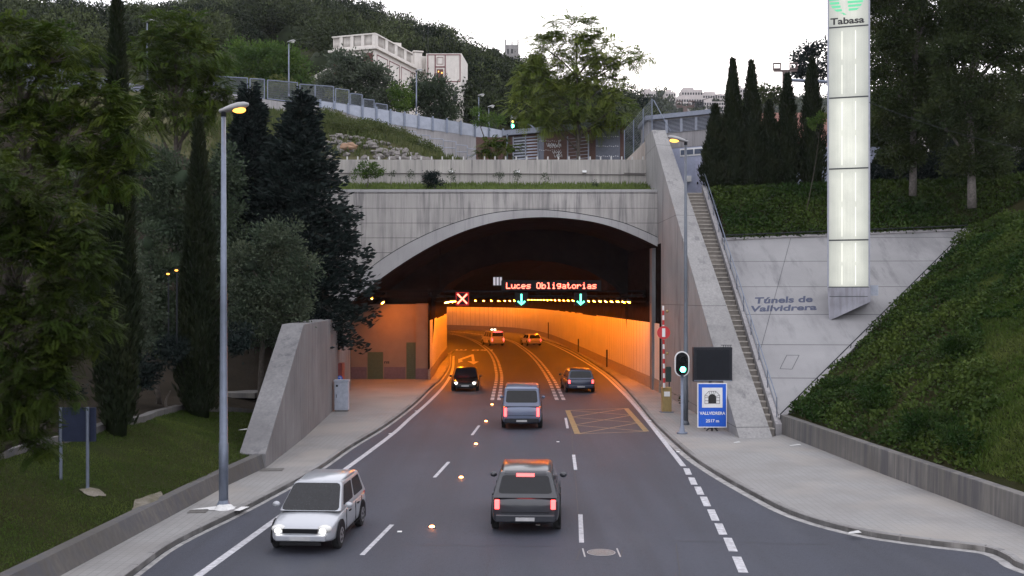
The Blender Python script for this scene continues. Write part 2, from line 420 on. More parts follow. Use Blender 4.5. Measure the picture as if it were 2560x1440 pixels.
def double_dash(px, n0, name):
    p = smooth_line([G(*q) for q in px], 12); p = resample(p, .12); m = MB(); seg = 0; i = 0
    L = 0; cur = []
    for a, b in zip(p, p[1:]):
        ph = L % 2.0
        if ph < 1.55: cur += [a]
        elif len(cur) > 1:
            for o in (-.2, .2): ribbon(m, cur, o - .11, o + .11, .006)
            cur = []
        L += (b - a).length
    m.build(name, PAINT, road)
double_dash([(1239, 1000), (1247.5, 950), (1246, 927), (1237, 897), (1220, 874), (1190, 854), (1160, 842), (1125, 834)], 0, 'double_dashes')
double_dash([(1401, 1000), (1375, 945), (1342, 900), (1310, 872), (1275, 852), (1215, 838), (1125, 828)], 0, 'double_dashes')
m = MB()
q = [G(1419, 1026), G(1565, 1021), G(1616, 1078.6), G(1443.7, 1085)]
ribbon(m, [q[3], q[0]], -.13, .13, .006); ribbon(m, [q[2], q[1]], -.13, .13, .006); ribbon(m, [q[0], q[1]], -.05, .05, .005); ribbon(m, [q[3], q[2]], -.05, .05, .005)
for k in range(3):
    a0, a1 = q[3].lerp(q[0], k / 3), q[3].lerp(q[0], (k + 1) / 3); b0, b1 = q[2].lerp(q[1], k / 3), q[2].lerp(q[1], (k + 1) / 3)
    ribbon(m, [a0, b1], -.05, .05, .004); ribbon(m, [b0, a1], -.05, .05, .0045)
m.build('yellow_box_marking', PAINT_Y, road)
m = MB()   # bent arrow for the oncoming lane
ar = lambda *px: m.add([(*G(*p)[:2], .006) for p in px], [list(range(len(px)))[::-1]])
ar((1178, 886), (1184, 886), (1187, 903), (1180, 903)); ar((1168, 903), (1197, 904), (1184, 911))
ar((1177, 887), (1181, 890), (1150, 901), (1147, 898)); ar((1146, 897), (1158, 903), (1146, 907))
m.build('arrow_marking', PAINT, road)
t150 = G(1185, 875.5)
text_obj('speed_lettering', "150 m", PAINT, 4.3, 3.4, .02, 0, .004, road, Matrix.Translation((t150.x, t150.y, .006)) @ Matrix.Rotation(R(180), 4, 'Z') @ Matrix.Rotation(R(-90), 4, 'X'))
m = MB(); ribbon(m, curbR, -.26, -.02, .004); m.build('gutter_strip', GUTTER, road)
m = MB(); ribbon(m, curbL, .03, .17, .004); m.build('gutter_strip', GUTTER, road)

# ---- pavements and kerbs
baseL = [G(157 - 260, 1640, .13), G(157, 1440, .13), G(274, 1376, .13), G(469, 1271, .13), G(577, 1211, .13), G(664, 1170, .13)]
wingL = [G(664, 1170, .13), G(694, 1147, .13), G(750, 1104, .13), G(829, 1031, .13), G(880, 972, .13)]
pl = [(p.x, p.y) for p in curbL] + [(-6.6, 120), (-6.2, 76), (-12.2, 76), (-12.2, 70)] + [(p.x - .15, p.y) for p in wingL[::-1]] + [(p.x - .15, p.y) for p in baseL[::-1]]
m = MB(); m.prism(pl, -.1, .13); S(m.build('pavement', PAVE))
baseR = [G(1627, 968, .13), G(1736, 1038, .13), G(1849, 1096, .13), G(1915, 1093, .13), G(1950, 1084, .13), G(2286, 1219, .13), G(2560, 1318, .13), G(2800, 1410, .13)]
wr = [p for p in wallR if 66 < p.y < 172]
pr = [(p.x, p.y) for p in curbR] + [(p.x + .3, p.y) for p in wr[::-1]] + [(p.x + .2, p.y) for p in baseR]
m = MB(); m.prism(pr, -.1, .131); S(m.build('pavement', PAVE))
def kerb(line, s):
    m = MB(); pts = resample(line, .5)
    for i in range(0, len(pts) - 2, 2):
        seg = [pts[i].lerp(pts[i + 1], .03), pts[i + 1], pts[i + 2].lerp(pts[i + 1], .03)]
        secs = []
        for k, p in enumerate(seg):
            sd_ = side(seg, k) * s; a = p; b = p + sd_ * .16
            secs.append([Vector((a.x, a.y, -.05)), Vector((b.x, b.y, -.05)), Vector((b.x, b.y, .148)), Vector((a.x + sd_.x * .03, a.y + sd_.y * .03, .148)), Vector((a.x, a.y, .12))])
        m.loft(secs if s > 0 else [q[::-1] for q in secs])
    return S(m.build('kerb', KERB))
kerb(curbL, -1); kerb(curbR, 1)

# ---- pavement covers, post footing
def cover(c, w, d, mat, name, label, cat, rz=0):
    m = MB(c); m.box((c.x, c.y, c.z), (w, d, .012), rz); return tag(m.build(name, mat), label, cat)
IRON = m_plain("cast_iron", (.12, .115, .11), .6, .4, var=.3, scale=20)
cover(G(680, 1174, .139), .75, .55, IRON, 'access_cover', 'dark metal access cover in the left pavement near the wing wall toe', 'access cover', R(4))
cover(G(495, 1278, .139), .5, .45, IRON, 'access_cover', 'small brown metal cover in the left pavement behind the lamp post', 'access cover', R(5))
mc = G(1503, 1382, 0)
mh = empty('manhole', mc, 'round manhole cover in a square frame set in the asphalt', 'manhole')
m = MB(mc); m.disc((mc.x, mc.y, .004), .30, (0, 0, 1), .006, 28)
for k in range(-3, 4): m.box((mc.x + k * .075, mc.y, .012), (.02, .42 - abs(k) * .05, .004))
m.build('cover', m_plain("manhole_iron", (.15, .15, .15), .5, .4, var=.4, scale=25), mh)
IRON2 = m_plain("manhole_rim", (.33, .33, .34), .5, .3)
m = MB(mc); ring = [(.335 * math.cos(a), .335 * math.sin(a)) for a in np.linspace(0, 2 * math.pi, 33)]; ri = [(x * .93, y * .93) for x, y in ring]
for i in range(32):
    a, b, c, d = ring[i], ring[i + 1], ri[i + 1], ri[i]
    m.quad(*[(mc.x + p[0], mc.y + p[1], .011) for p in (a, b, c, d)])
for sx in (-1, 1): m.box((mc.x + sx * .41, mc.y, .006), (.035, .8, .009))
m.build('frame', IRON2, mh)

# ---- low wall and lawn on the left
lowtop = [G(22 - 270, 1640, .56), G(22, 1440, .56), G(367, 1271, .56), G(520, 1196, .57), G(662, 1132, .6)]
m = MB(); secs = []
for i in range(5):
    t = lowtop[i]; b = baseL[[0, 1, 3, 4, 5][i]]
    # front foot on the pavement, front top, back top, back foot
    sidev = Vector((-1, 0, 0))
    secs.append([Vector((b.x, b.y, 0)), t, t + sidev * .3, Vector((t.x - .3, t.y, 0))])
m.loft(secs)
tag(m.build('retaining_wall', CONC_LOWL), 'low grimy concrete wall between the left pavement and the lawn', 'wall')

# left terrain: height above the boundary line
bline = [(-60, -14), (0, -11.3), (15, -10.45), (lowtop[1].y, lowtop[1].x - .3), (lowtop[2].y, lowtop[2].x - .3), (lowtop[4].y, lowtop[4].x - .3), (38.5, -9.6), (54, -10.4), (66, -11.4), (80, -12)]
def xb(Y): return float(np.interp(Y, [b[0] for b in bline], [b[1] for b in bline]))
def ue(Y): return float(np.interp(Y, [0, 36, 41, 46, 52], [3.9, 3.9, 3.4, 1.2, .2]))
def zleft(X, Y):
    u = max(0, xb(Y) - X); e = ue(Y); z0 = .5
    z = z0 + .33 * min(u, e)
    if u > e:
        q = u - e; z += .12 * min(q, 5) + .40 * max(0, q - 5) ** 1.02
    z += 12.2 * sstep(46, 72, Y) * min(1, .35 + u / 5)
    return z + .12 * pnoise(Vector((X * .4, Y * .4, 0)))
def heightfield(name, xs, ys, fz, mat, keep=None, parent=None, kind='structure'):
    v = [(x(y) if callable(x) else x, y) for y in ys for x in xs]
    vs = [(x, y, fz(x, y)) for x, y in v]; nx = len(xs); fs = []
    for j in range(len(ys) - 1):
        for i in range(nx - 1):
            f = [j * nx + i, j * nx + i + 1, (j + 1) * nx + i + 1, (j + 1) * nx + i]
            if keep is None or keep(sum(vs[k][0] for k in f) / 4, sum(vs[k][1] for k in f) / 4): fs.append(f)
    m = MB(); m.add(vs, fs); o = m.build(name, mat, parent, smooth=True); o['kind'] = kind; return o
LAWN = m_soil("lawn_ground", (.022, .030, .010), (.034, .032, .016), .35, 7)
SOIL = m_soil("shaded_hillside_soil", (.022, .019, .015), (.034, .028, .022), .5, 6)
us = [0, .3, .8, 1.4, 2, 2.6, 3.2, 3.8, 4.4, 5, 6, 7, 8.5, 10, 12, 14, 17, 20, 24, 28, 34, 40, 48]
ysl = list(np.arange(8, 38, 1.5)) + list(np.arange(38, 76, 1.0))
def grid_left(name, ulo, uhi, mat):
    vs = []; fs = []; cols = []
    for Y in ysl:
        row = []
        e = ue(Y)
        for u in (np.linspace(0, e, 8) if name == 'lawn' else e + np.array([0, .2, .5, 1, 1.6, 2.4, 3.2, 4.2, 5.5, 7, 9, 11, 14, 17, 21, 26, 32, 40])):
            X = xb(Y) - float(u); row.append(len(vs)); vs.append((X, Y, zleft(X, Y) + (0 if name == 'lawn' else .0)))
        cols.append(row)
    for a, b in zip(cols, cols[1:]):
        for i in range(len(a) - 1): fs.append([a[i + 1], a[i], b[i], b[i + 1]])
    m = MB(); m.add(vs, fs); return S(m.build(name, mat, None, True))
grid_left('lawn', 0, 0, LAWN); grid_left('hillside', 0, 0, SOIL)
# concrete edging between lawn and trees
ed = []
for Y in np.arange(10, 52, 1.0):
    X = xb(Y) - ue(Y); ed.append(Vector((X, Y, zleft(X, Y) + .16)))
m = MB(); wallstrip(m, ed, -.16, .16, lambda p: p.z - .5)
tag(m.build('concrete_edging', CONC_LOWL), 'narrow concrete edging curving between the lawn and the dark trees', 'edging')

# ---- left wing wall (toe, sloped back, flat top)
zt = 4.9; Yk = 43.6
def wl(Y): return float(np.interp(Y, [p.y for p in wingL], [p.x for p in wingL]))
Yt = wingL[0].y
prof = [(Yt, 0), (Yt, .62), (Yk, zt), (66.0, zt), (66.0, 0)]
m = MB(); ins = []; 
Ys = [Yt, Yk, 50, 54.5, 60, 66.0]
secs = []
for Y in Ys:
    top = .62 + (zt - .62) * min(1, (Y - Yt) / (Yk - Yt)); x = wl(Y)
    secs.append([Vector((x, Y, -.1)), Vector((x, Y, top)), Vector((x - .92, Y, top)), Vector((x - .92, Y, -.1))])
m.loft(secs); tag(m.build('wing_wall', CONC_WING, bevel=.02), 'board-marked concrete wing wall with sloping end left of the road', 'wall')

# ---- portal: facade with the arch cut out, raised rim
YF = 66.0
outer_px = [(780, 812), (835, 752), (890, 699), (978, 634), (1070, 585), (1157, 552), (1242, 532), (1344, 525), (1435, 533), (1541, 553), (1606, 577), (1660, 602)]
inner_px = [(800, 838), (837, 801), (901, 736), (968, 685), (1031, 643), (1101, 604), (1172, 574), (1259, 551), (1358, 543), (1453, 550), (1523, 565), (1593, 592), (1660, 625)]
outer = smooth_line([P(*p, YF) for p in outer_px], 5); inner = smooth_line([P(*p, YF) for p in inner_px], 5)
ox = np.array([p.x for p in outer]); oz = np.array([p.z for p in outer]); ix = np.array([p.x for p in inner]); iz = np.array([p.z for p in inner])
fo = lambda x: float(np.interp(x, ox, oz)); fi = lambda x: float(np.interp(x, ix, iz))
XR = 9.28; ZT = 12.72
portal = empty('tunnel_portal', (0, YF, 0), 'wide concrete tunnel portal with a shallow arch over the road', 'tunnel portal')
m = MB((0, YF, 0)); xs = list(np.linspace(ox[0], XR, 60)); x0 = -17.0
def front(y0, y1):
    cols = [(x0, -.2), (xs[0], -.2)]
    for (xa, za), (xc, zc) in ((cols[0], cols[1]),): m.bx(xa, xc, y0, y1, 0.5, ZT)
    for a, b in zip(xs, xs[1:]):
        A = fo(a) - .05; B = fo(b) - .05
        m.add([(a, y0, A), (b, y0, B), (b, y0, ZT), (a, y0, ZT), (a, y1, A), (b, y1, B), (b, y1, ZT), (a, y1, ZT)], [[0, 1, 2, 3], [5, 4, 7, 6], [3, 2, 6, 7], [0, 4, 5, 1]])
front(YF, YF + .9)
m.build('facade', CONC, portal)
m = MB((0, YF, 0)); sf_ = MB((0, YF, 0)); n = 60
for k in range(n):
    ta, tb = k / n, (k + 1) / n
    def at(line, t):
        f = t * (len(line) - 1); i = min(int(f), len(line) - 2); return line[i].lerp(line[i + 1], f - i)
    a, b, c, d = at(outer, ta), at(outer, tb), at(inner, tb), at(inner, ta)
    d0 = Vector((0, -.08, 0)); d1 = Vector((0, 1.3, 0))
    m.quad(d + d0, c + d0, b + d0, a + d0); m.quad(a + d0, b + d0, b + d1, a + d1); sf_.quad(c + d0, d + d0, d + d1, c + d1)
m.build('arch_rim', CONC_RIM, portal); jl = MB((0, YF, 0)); jl.tube([p + Vector((0, -.03, .02)) for p in outer], .028, 5); jl.build('rim_joint', DARKGREY, portal); sf_.build('soffit', m_plain('shade_tone_soffit', (.03, .025, .023), .95, var=.4, scale=1.5, spec=0), portal)  # underside of the rim darkened by colour to read as shade
m = MB((0, YF, 0)); m.bx(x0, XR, YF - .05, YF + .95, ZT + .003, ZT + .17); m.build('coping', CONC_RIM, portal)

# ---- ledge with grass, terrace wall above
YU = 71.0; ZU = 6 + (HY - 399) / F * YU
ledge = heightfield('ledge', list(np.linspace(-17, XR, 14)), [YF + .9, YF + 2, 69, YU], lambda x, y: lerp(12.8, 13.75, (y - YF - .9) / 4.1) + .05 * pnoise(Vector((x, y, 0))), m_soil("ledge_soil", (.07, .09, .03), (.10, .115, .045), .5, 5))
tw = empty('terrace_wall', (0, YU, 13), 'long stained concrete wall behind the grass ledge above the portal', 'wall')
m = MB((0, YU, 13)); m.bx(-19, 9.23, YU, YU + .5, 12.5, ZU); m.build('wall', CONC_UP, tw)
m = MB((0, YU, 13)); m.tube([P(832, 433, YU - .1), P(1250, 434.5, YU - .1), P(1612, 437, YU - .1)], .035, 6); m.tube([P(1560, 433, YU - .12), P(1615, 434, YU - .12)], .03, 6)
m.build('pipe', m_plain("wall_pipe", (.09, .08, .08), .6), tw)
STUBM = m_plain('stub_post_grey', (.42, .42, .42), .6)
for i in range(29):
    px = 868 + i * 26.4
    if 1165 < px < 1200: continue
    b = P(px, 399, YU + .22); m = MB((0, YU, 13)); m.bx(b.x - .045, b.x + .045, b.y - .045, b.y + .045, ZU - .02, ZU + .24); m.build('stub_post', STUBM, tw)
for px in (1128, 1294, 1461):
    b = P(px, 429, YU - .1); m = MB((0, YU, 13)); m.box(b, (.28, .2, .14)); m.build('lamp_box', WHITE, tw)

# ---- right wing wall
a0, a1 = Vector((9.52, 43.5, .1)), Vector((9.2, 68.4, 17.05)); c0, c1 = Vector((10.95, 43.6, .1)), Vector((10.15, 68.8, 17.1))
m = MB(); secs = []
for t in np.linspace(0, 1, 9):
    a = a0.lerp(a1, t); c = c0.lerp(c1, t)
    secs.append([Vector((a.x, a.y, -.1)), Vector((c.x, c.y, -.1)), c, a])
a = a1 + Vector((-.05, 6, .0)); c = c1 + Vector((0, 6, 0)); secs.append([Vector((a.x, a.y, -.1)), Vector((c.x, c.y, -.1)), c, a])
m.loft(secs); 
CONC_WINGR = m_concrete("right_wing_concrete", c1=(.285, .28, .278), c2=(.215, .211, .211), st=.75, zj=(.5, 5.1), jw=.03, drip=(2.4, 1.5, .3))
tag(m.build('wing_wall', CONC_WINGR, bevel=.02), 'tall sloping concrete wing wall between the portal and the stairs', 'wall')
# low beige wall on its far side with the fence slope
m = MB(); m.prismv([P(1566, 399, 71.6), P(1632, 399, 71.6), P(1632, 334, 71.6)], (0, .5, 0))
tag(m.build('gable_wall', m_concrete("beige_concrete", c1=(.45, .40, .36), c2=(.36, .32, .29), st=.5)), 'small beige triangular wall rising to the wing wall top', 'wall')

# ---- the tunnel behind the portal
tun = empty('tunnel', (0, 66, 0), 'curving road tunnel lit orange with cream panel walls', 'tunnel')
TO = (0, 66, 0)
m = MB(TO)
sec0 = [p for p in inner]; yd = [YF + 1.15, 70, 74, 78.2]
for ya, yb_ in zip(yd, yd[1:]):
    for a, b in zip(sec0, sec0[1:]): m.quad((a.x, ya, a.z), (b.x, ya, b.z), (b.x, yb_, b.z), (a.x, yb_, a.z))
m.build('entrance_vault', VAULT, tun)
m = MB(TO); m.quad((-12.3, 66.9, 0), (-12.3, 78, 0), (-12.3, 78, 5.2), (-12.3, 66.9, 5.2)); m.quad((-12.3, 66.95, 0), (-10.7, 66.95, 0), (-10.7, 66.95, 4.9), (-12.3, 66.95, 4.9))
for s_ in range(14): m.box((-11.9, 70 + s_ * .4, 2.4), (.5, .06, 4.6))
m.build('side_wall', DARKWALL, tun)
def at_par(line, t):
    f = t * (len(line) - 1); i = min(int(f), len(line) - 2); return line[i].lerp(line[i + 1], f - i)
NS = 48
wr_s = [p for p in wallR if p.y >= 0]; 
Rr = [p for p in resample(wallR, 1.0) if True]; Rr = [p for i, p in enumerate(Rr) if p.y > 77.5 or p.x < 0]
Ll = [p for i, p in enumerate(resample(wallL, 1.0)) if p.y > 77.5 or p.x < -7]
SECT = [(0, 4.3), (0, 6.2), (.08, 7.5), (.2, 8.5), (.35, 9.1), (.5, 9.3), (.65, 9.1), (.8, 8.5), (.92, 7.5), (1, 6.2), (1, 4.3)]
m = MB(TO); secs = []
for k in range(NS):
    a = at_par(Rr, k / (NS - 1)); b = at_par(Ll, k / (NS - 1))
    secs.append([Vector((lerp(a.x, b.x, u), lerp(a.y, b.y, u), z)) for u, z in SECT])
for q, r_ in zip(secs, secs[1:]):
    for i in range(len(SECT) - 1): m.quad(q[i], q[i + 1], r_[i + 1], r_[i])
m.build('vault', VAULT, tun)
# head wall between the wide entrance and the running tunnel
m = MB(TO); q = secs[0]; qx = [p.x for p in q[1:-1]][::-1]; qz = [p.z for p in q[1:-1]][::-1]; hx = list(np.linspace(-12.3, 9.3, 50))
def zin(x): return 0 if x < qx[0] else (float(np.interp(x, qx, qz)) if x < qx[-1] else 0)
for a, b in zip(hx, hx[1:]):
    za, zb_ = zin(a + .001), zin(b - .001)
    za = za - .45 if za > 0 else 0; zb_ = zb_ - .45 if zb_ > 0 else 0; m.quad((a, 78.0, za), (b, 78.0, zb_), (b, 78.0, max(zb_, fi(b)) + .3), (a, 78.0, max(za, fi(a)) + .3))
m.build('head_wall', VAULT, tun)
# wall panels, plinths, darkened strip above the panels
for nm, line, s_ in (('right', wallR, -1), ('left', wallL, 1)):
    pts = resample(line, 1.2); m = MB(TO); b = MB(TO); d = MB(TO)
    i0 = 1 if nm == 'right' else 0
    for i in range(i0, len(pts) - 1):
        n_ = side(pts, i) * s_ * .0
        a, c = pts[i].lerp(pts[i + 1], .02), pts[i].lerp(pts[i + 1], .98)
        m.quad((a.x, a.y, .88), (c.x, c.y, .88), (c.x, c.y, 4.40), (a.x, a.y, 4.40))
    wallstrip(b, pts[i0:], -.03 if nm == 'right' else -.12, .12 if nm == 'right' else .03, -.05, .86)
    back = [p + side(pts, i) * (.10 if nm == 'right' else -.10) for i, p in enumerate(pts)]
    for a, c in zip(back[i0:], back[i0 + 1:]): zt9 = 9.4 if a.y < 79 and nm == 'right' else 6.6; d.quad((a.x, a.y, 0), (c.x, c.y, 0), (c.x, c.y, zt9), (a.x, a.y, zt9))
    mm = m.build('wall_panels', PANEL, tun); b.build('plinth', PLINTH, tun); d.build('shade_tone_wall', DARKWALL, tun)
# service duct / cable trays above the panels
m = MB(TO)
for off, z, r_ in ((-.45, 6.15, .12), (-.25, 5.75, .06)):
    m.tube([p + side(wallR, i) * off + Vector((0, 0, z)) for i, p in enumerate(wallR) if p.y > 66.5], r_, 6)
    m.tube([p + side(wallL, i) * -off + Vector((0, 0, z)) for i, p in enumerate(wallL)], r_, 6)
m.build('cable_tray', DARKMETAL, tun)
for yq, hq in ((88.5, 1.5), (112, 1.5), (150, 2.4)):
    i = min(range(len(wallR)), key=lambda k: abs(wallR[k].y - yq) + (0 if wallR[k].x > 3 else 99)); q = wallR[i] + side(wallR, i) * -.06
    m = MB(TO); m.box((q.x, q.y, hq / 2 + .1), (.10, .22, hq)); m.build('conduit', DARKMETAL, tun)
# right jamb between wing wall and panels
m = MB(TO); m.bx(8.95, 9.3, 66.6, 67.6, 0, 9.2); m.build('jamb', CONC_WING, tun)

# ---- technical room in the tunnel mouth
YB = 75.4; tb = empty('tunnel_building', (-9, YB, 0), 'plain tunnel room with two green doors left of the lanes', 'building'); BO = (-9, YB, 0)
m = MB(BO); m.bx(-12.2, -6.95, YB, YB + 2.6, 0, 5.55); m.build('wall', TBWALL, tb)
m = MB(BO); m.bx(-12.19, -6.951, YB - .02, YB + .3, .1, 1.0); m.build('base_band', TBBASE, tb)
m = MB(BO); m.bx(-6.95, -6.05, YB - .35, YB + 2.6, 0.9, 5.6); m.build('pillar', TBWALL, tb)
m = MB(BO); m.bx(-6.96, -6.04, YB - .36, YB + 2.5, .1, .92); m.build('pillar_base', TBBASE, tb)
def door(x0_, x1_, z1, shut):
    m = MB(BO); m.bx(x0_, x1_, YB - .05, YB + .02, .12, z1)
    if shut:
        for k in range(14): m.bx(x0_ + .06, x1_ - .06, YB - .075, YB - .045, .2 + k * .155, .2 + k * .155 + .09)
    d = m.build('door', GREEN_D, tb); m = MB(BO)
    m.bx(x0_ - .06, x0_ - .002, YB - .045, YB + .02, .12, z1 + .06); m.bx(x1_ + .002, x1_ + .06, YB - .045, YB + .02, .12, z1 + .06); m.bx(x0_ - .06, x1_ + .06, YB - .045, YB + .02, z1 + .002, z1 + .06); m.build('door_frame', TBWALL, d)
a = P(919, 880, YB); b = P(958, 955, YB); door(a.x, b.x, a.z, False)
a = P(1016, 856, YB); b = P(1057, 955, YB); door(a.x, b.x, a.z, True)
c = P(967, 906, YB - .004); text_obj('lettering', "ns", BLACKP, .38, .17, .03, 0, .006, tb, Matrix.Translation(c - Vector(BO)))

# ---- embankment slab, stairs, retaining wall on the right
sA, sB, sC = Vector((11.6, 45.0, .75)), Vector((12.02, 59.5, 9.32)), P(2425, 575, 59.5)
slabn = (sB - sA).cross(sC - sA).normalized()
if slabn.z < 0: slabn = -slabn
def slabz(x, y): return sA.z - (slabn.x * (x - sA.x) + slabn.y * (y - sA.y)) / slabn.z
slab = empty('sign_slab', sA, 'pale triangular concrete slab on the slope with dark blue lettering', 'embankment slab'); SO = sA
m = MB(SO); m.prismv([sA, sC, sB], slabn * -.4); m.build('face', CONC_SLAB, slab)
m = MB(SO)
for a, b, nn in ((sB, sC, 1), (sA, sC, 1)):
    d = (b - a).normalized(); s_ = d.cross(slabn).normalized() * .12
    m.prismv([a - s_ - slabn * .3, b - s_ - slabn * .3, b + s_ - slabn * .3, a + s_ - slabn * .3], slabn * .38)
m.build('edge_curb', CONC_PALE, slab)
m = MB(SO)
for a, b in ((sB, sC), (sA, sC)):
    off = slabn * .3; m.tube([a + off, b + off], .028, 6)
    for k in range(14): q = a.lerp(b, k / 13); m.tube([q, q + off], .02, 5)
m.build('guide_rail', DARKGREY, slab)
# basis of the slab plane for lettering: x to the right, z up the slope
ux = Vector((1, 0, 0)); ux = (ux - slabn * ux.dot(slabn)).normalized(); uz = slabn.cross(ux).normalized()
if uz.z < 0: uz = -uz
def on_slab(px, py):
    d = Vector(((px - CX) / F, 1, (HY - py) / F)); o = Vector((0, 0, H)); t = (sA - o).dot(slabn) / d.dot(slabn); return o + d * t
def slabM(px, py, lift=.004):
    p = on_slab(px, py) + slabn * lift - SO
    return Matrix(((ux.x, -slabn.x, uz.x, p.x), (ux.y, -slabn.y, uz.y, p.y), (ux.z, -slabn.z, uz.z, p.z), (0, 0, 0, 1)))
wpx = lambda a, b: (on_slab(*b) - on_slab(*a)).length
text_obj('lettering', "Túnels de", TXT_BLUE, wpx((1888, 755), (2032, 755)), wpx((1950, 757), (1950, 741.5)), .03, .32, .006, slab, slabM(1960, 749.5))
text_obj('lettering', "Vallvidrera", TXT_BLUE, wpx((1879, 770), (2041, 770)), wpx((1950, 777.5), (1950, 763)), .03, .32, .006, slab, slabM(1960, 770))
m = MB(SO)
hp = [on_slab(*p) for p in ((1950, 922), (1967, 888), (1998, 888), (1980, 923))]
for a, b in zip(hp, hp[1:] + hp[:1]): m.tube([a, b], .012, 4)
j0, j1 = on_slab(1977, 595), on_slab(1902, 872)
m.tube([j0, j1], .012, 4)
m.build('joint_lines', DARKGREY, slab)

# bank of earth right of the slab
bA = Vector((11.75, 45.0, .80)); bB = Vector((13.25, 26.6, .80)); bC = sC.copy()
bn = (bB - bA).cross(bC - bA).normalized()
if bn.z < 0: bn = -bn
def bankz(x, y): return bA.z - (bn.x * (x - bA.x) + bn.y * (y - bA.y)) / bn.z
def zright(x, y):
    if y <= 59.5: z = max(bankz(x, y), slabz(x, y) if y > 44.5 and x < 27 else -99)
    else: z = 0
    if y > 59.5:
        e = max(slabz(x, 59.5), bankz(x, 59.5))
        z = e + .62 * min(y - 59.5, 5.2) + .03 * max(0, y - 64.7)
        z = min(z, max(13.0, e))
    return z
def keep_bank(x, y): return True
BANKG = m_soil("bank_ground", (.016, .022, .008), (.032, .030, .015), .5, 9)
xsb = [0, .4, 1, 1.8, 2.8, 4, 5.5, 7, 9, 11, 13, 15, 18, 21, 25, 30]
ysb = list(np.arange(10, 45, 2.0)) + list(np.arange(45, 59.6, .9)) + [60, 61, 62, 63, 64, 64.8, 66, 68, 71, 75, 80, 90, 110]
def xbR(y): return float(np.interp(y, [0, 26.6, 45, 59.5, 70, 110], [15.6, 13.35, 11.85, 12.3, 12.7, 12.7]))
vs = []; fs = []
for y in ysb:
    for u in xsb: x = xbR(y) + u; vs.append((x, y, zright(x, y) - (.5 if 44 < y < 59.6 and slabz(x, y) > bankz(x, y) - .05 else .0)))
nx = len(xsb)
for j in range(len(ysb) - 1):
    for i in range(nx - 1): fs.append([j * nx + i, j * nx + i + 1, (j + 1) * nx + i + 1, (j + 1) * nx + i])
m = MB(); m.add(vs, fs); S(m.build('bank', BANKG, None, True))

# low retaining wall along the right pavement
rt = [G(1952, 1050, .95), G(2200, 1136, .95), G(2560, 1260, .92), G(2800, 1345, .9)]; rb = [G(1950, 1084, .13), G(2200, 1183, .13), G(2560, 1318, .13), G(2800, 1410, .13)]
m = MB(); secs = []
for t, b in zip(rt, rb): secs.append([Vector((b.x, b.y, 0)), Vector((b.x + .34, b.y + .1, 0)), Vector((b.x + .34, b.y + .1, t.z)), Vector((b.x + .02, b.y, t.z))])
m.loft(secs); tag(m.build('retaining_wall', CONC_LOW, bevel=.02), 'low stained concrete wall below the ivy bank on the right', 'wall')

# stairs with side wall and hand rail
st = empty('stairs', (11, 45, 0), 'long straight concrete stairway climbing beside the wing wall', 'stairs'); TO2 = (11, 45, 0)
nst = 50; y0s, y1s = 44.9, 66.2; z1s = 12.65
m = MB(TO2); no_ = MB(TO2)
for k in range(nst):
    ya = lerp(y0s, y1s, k / nst); yb_ = lerp(y0s, y1s, (k + 1) / nst); z = .13 + (z1s - .13) * (k + 1) / nst
    xl = 10.3; xr = lerp(11.34, 12.08, k / nst)
    m.bx(xl, xr, ya, yb_ + .25, z - .55, z)
    no_.bx(xl, xr - .01, ya - .035, ya + .09, z - .055, z + .003)
m.build('steps', CONC_STEP, st); no_.build('nosings', m_plain('pale_nosing', (.40, .37, .335), .8, var=.2), st)
m = MB(TO2); q0, q1 = Vector((11.36, 44.8, .35)), Vector((12.1, 66.3, 13.0))
secs = []
for t in (0, 1):
    p = q0.lerp(q1, t); secs.append([p + Vector((0, 0, -.9)), p + Vector((.28, 0, -.9)), p + Vector((.28, 0, .22)), p + Vector((0, 0, .22))])
m.loft(secs); m.build('side_wall', CONC_PALE, st)
m = MB(TO2); up = Vector((.14, 0, 1.05)); lo = .02
m.tube([q0.lerp(q1, lo) + up, q1 + up], .03, 6)
m.tube([q0.lerp(q1, lo) + up * .62 + Vector((.05, 0, 0)), q1 + up * .62], .018, 6)
for k in range(12): p = q0.lerp(q1, lo + (1 - lo) * k / 11); m.tube([p + Vector((.14, 0, .15)), p + up], .022, 5)
m.build('handrail', STEEL, st)
# ================================================================== PYLON SIGN
def m_lightbox():
    t = NT("lightbox_glass")
    tc = t.n("ShaderNodeTexCoord"); x, y, z = t.sep(tc.outputs['Generated'])
    edge = t.ramp(t.math('ABSOLUTE', t.math('SUBTRACT', x, .5)), .16, .5, 1, .52)
    en = t.ramp(t.math('ABSOLUTE', t.math('SUBTRACT', z, .5)), .36, .5, 1, .78)
    lines = t.ramp(t.noise((46, 1, 1), 2, .5, tc.outputs['Generated']), .3, .7, .88, 1.06)
    oi = t.n('ShaderNodeObjectInfo'); s = t.math('MULTIPLY', t.math('MULTIPLY', edge, en), lines)
    s = t.math('MULTIPLY', s, t.ramp(oi.outputs['Random'], 0, 1, .82, 1.08)); s = t.math('MULTIPLY', s, t.ramp(t.noise((1.2, 1.2, .8), 4), .3, .7, .82, 1.1))
    b = t.bsdf((.22, .24, .23), .35); b.inputs['Emission Color'].default_value = (1.0, .99, .85, 1)
    t.l(t.math('MULTIPLY', s, .25), b.inputs['Emission Strength']); return t.m
LBOX = m_lightbox(); EM_TUBE = m_emit("fluorescent_tube_glow", (1, 1, .9), .62)
FRAME = m_plain("pylon_frame", (.26, .27, .32), .4, .4); SEAM = m_plain("pylon_seam", (.035, .04, .045), .5)
PBASE = m_plain("pylon_base_panel", (.27, .27, .31), .5, .3, var=.25, scale=1.2, dirt=(.13, .12, .13))
YP = 51.5
def pp(px, py): return P(px, py, YP)
py0 = empty('pylon_sign', pp(2124, 800), 'tall glowing white light-box pylon standing on the sloping slab', 'sign pylon'); PO = py0.location.copy()
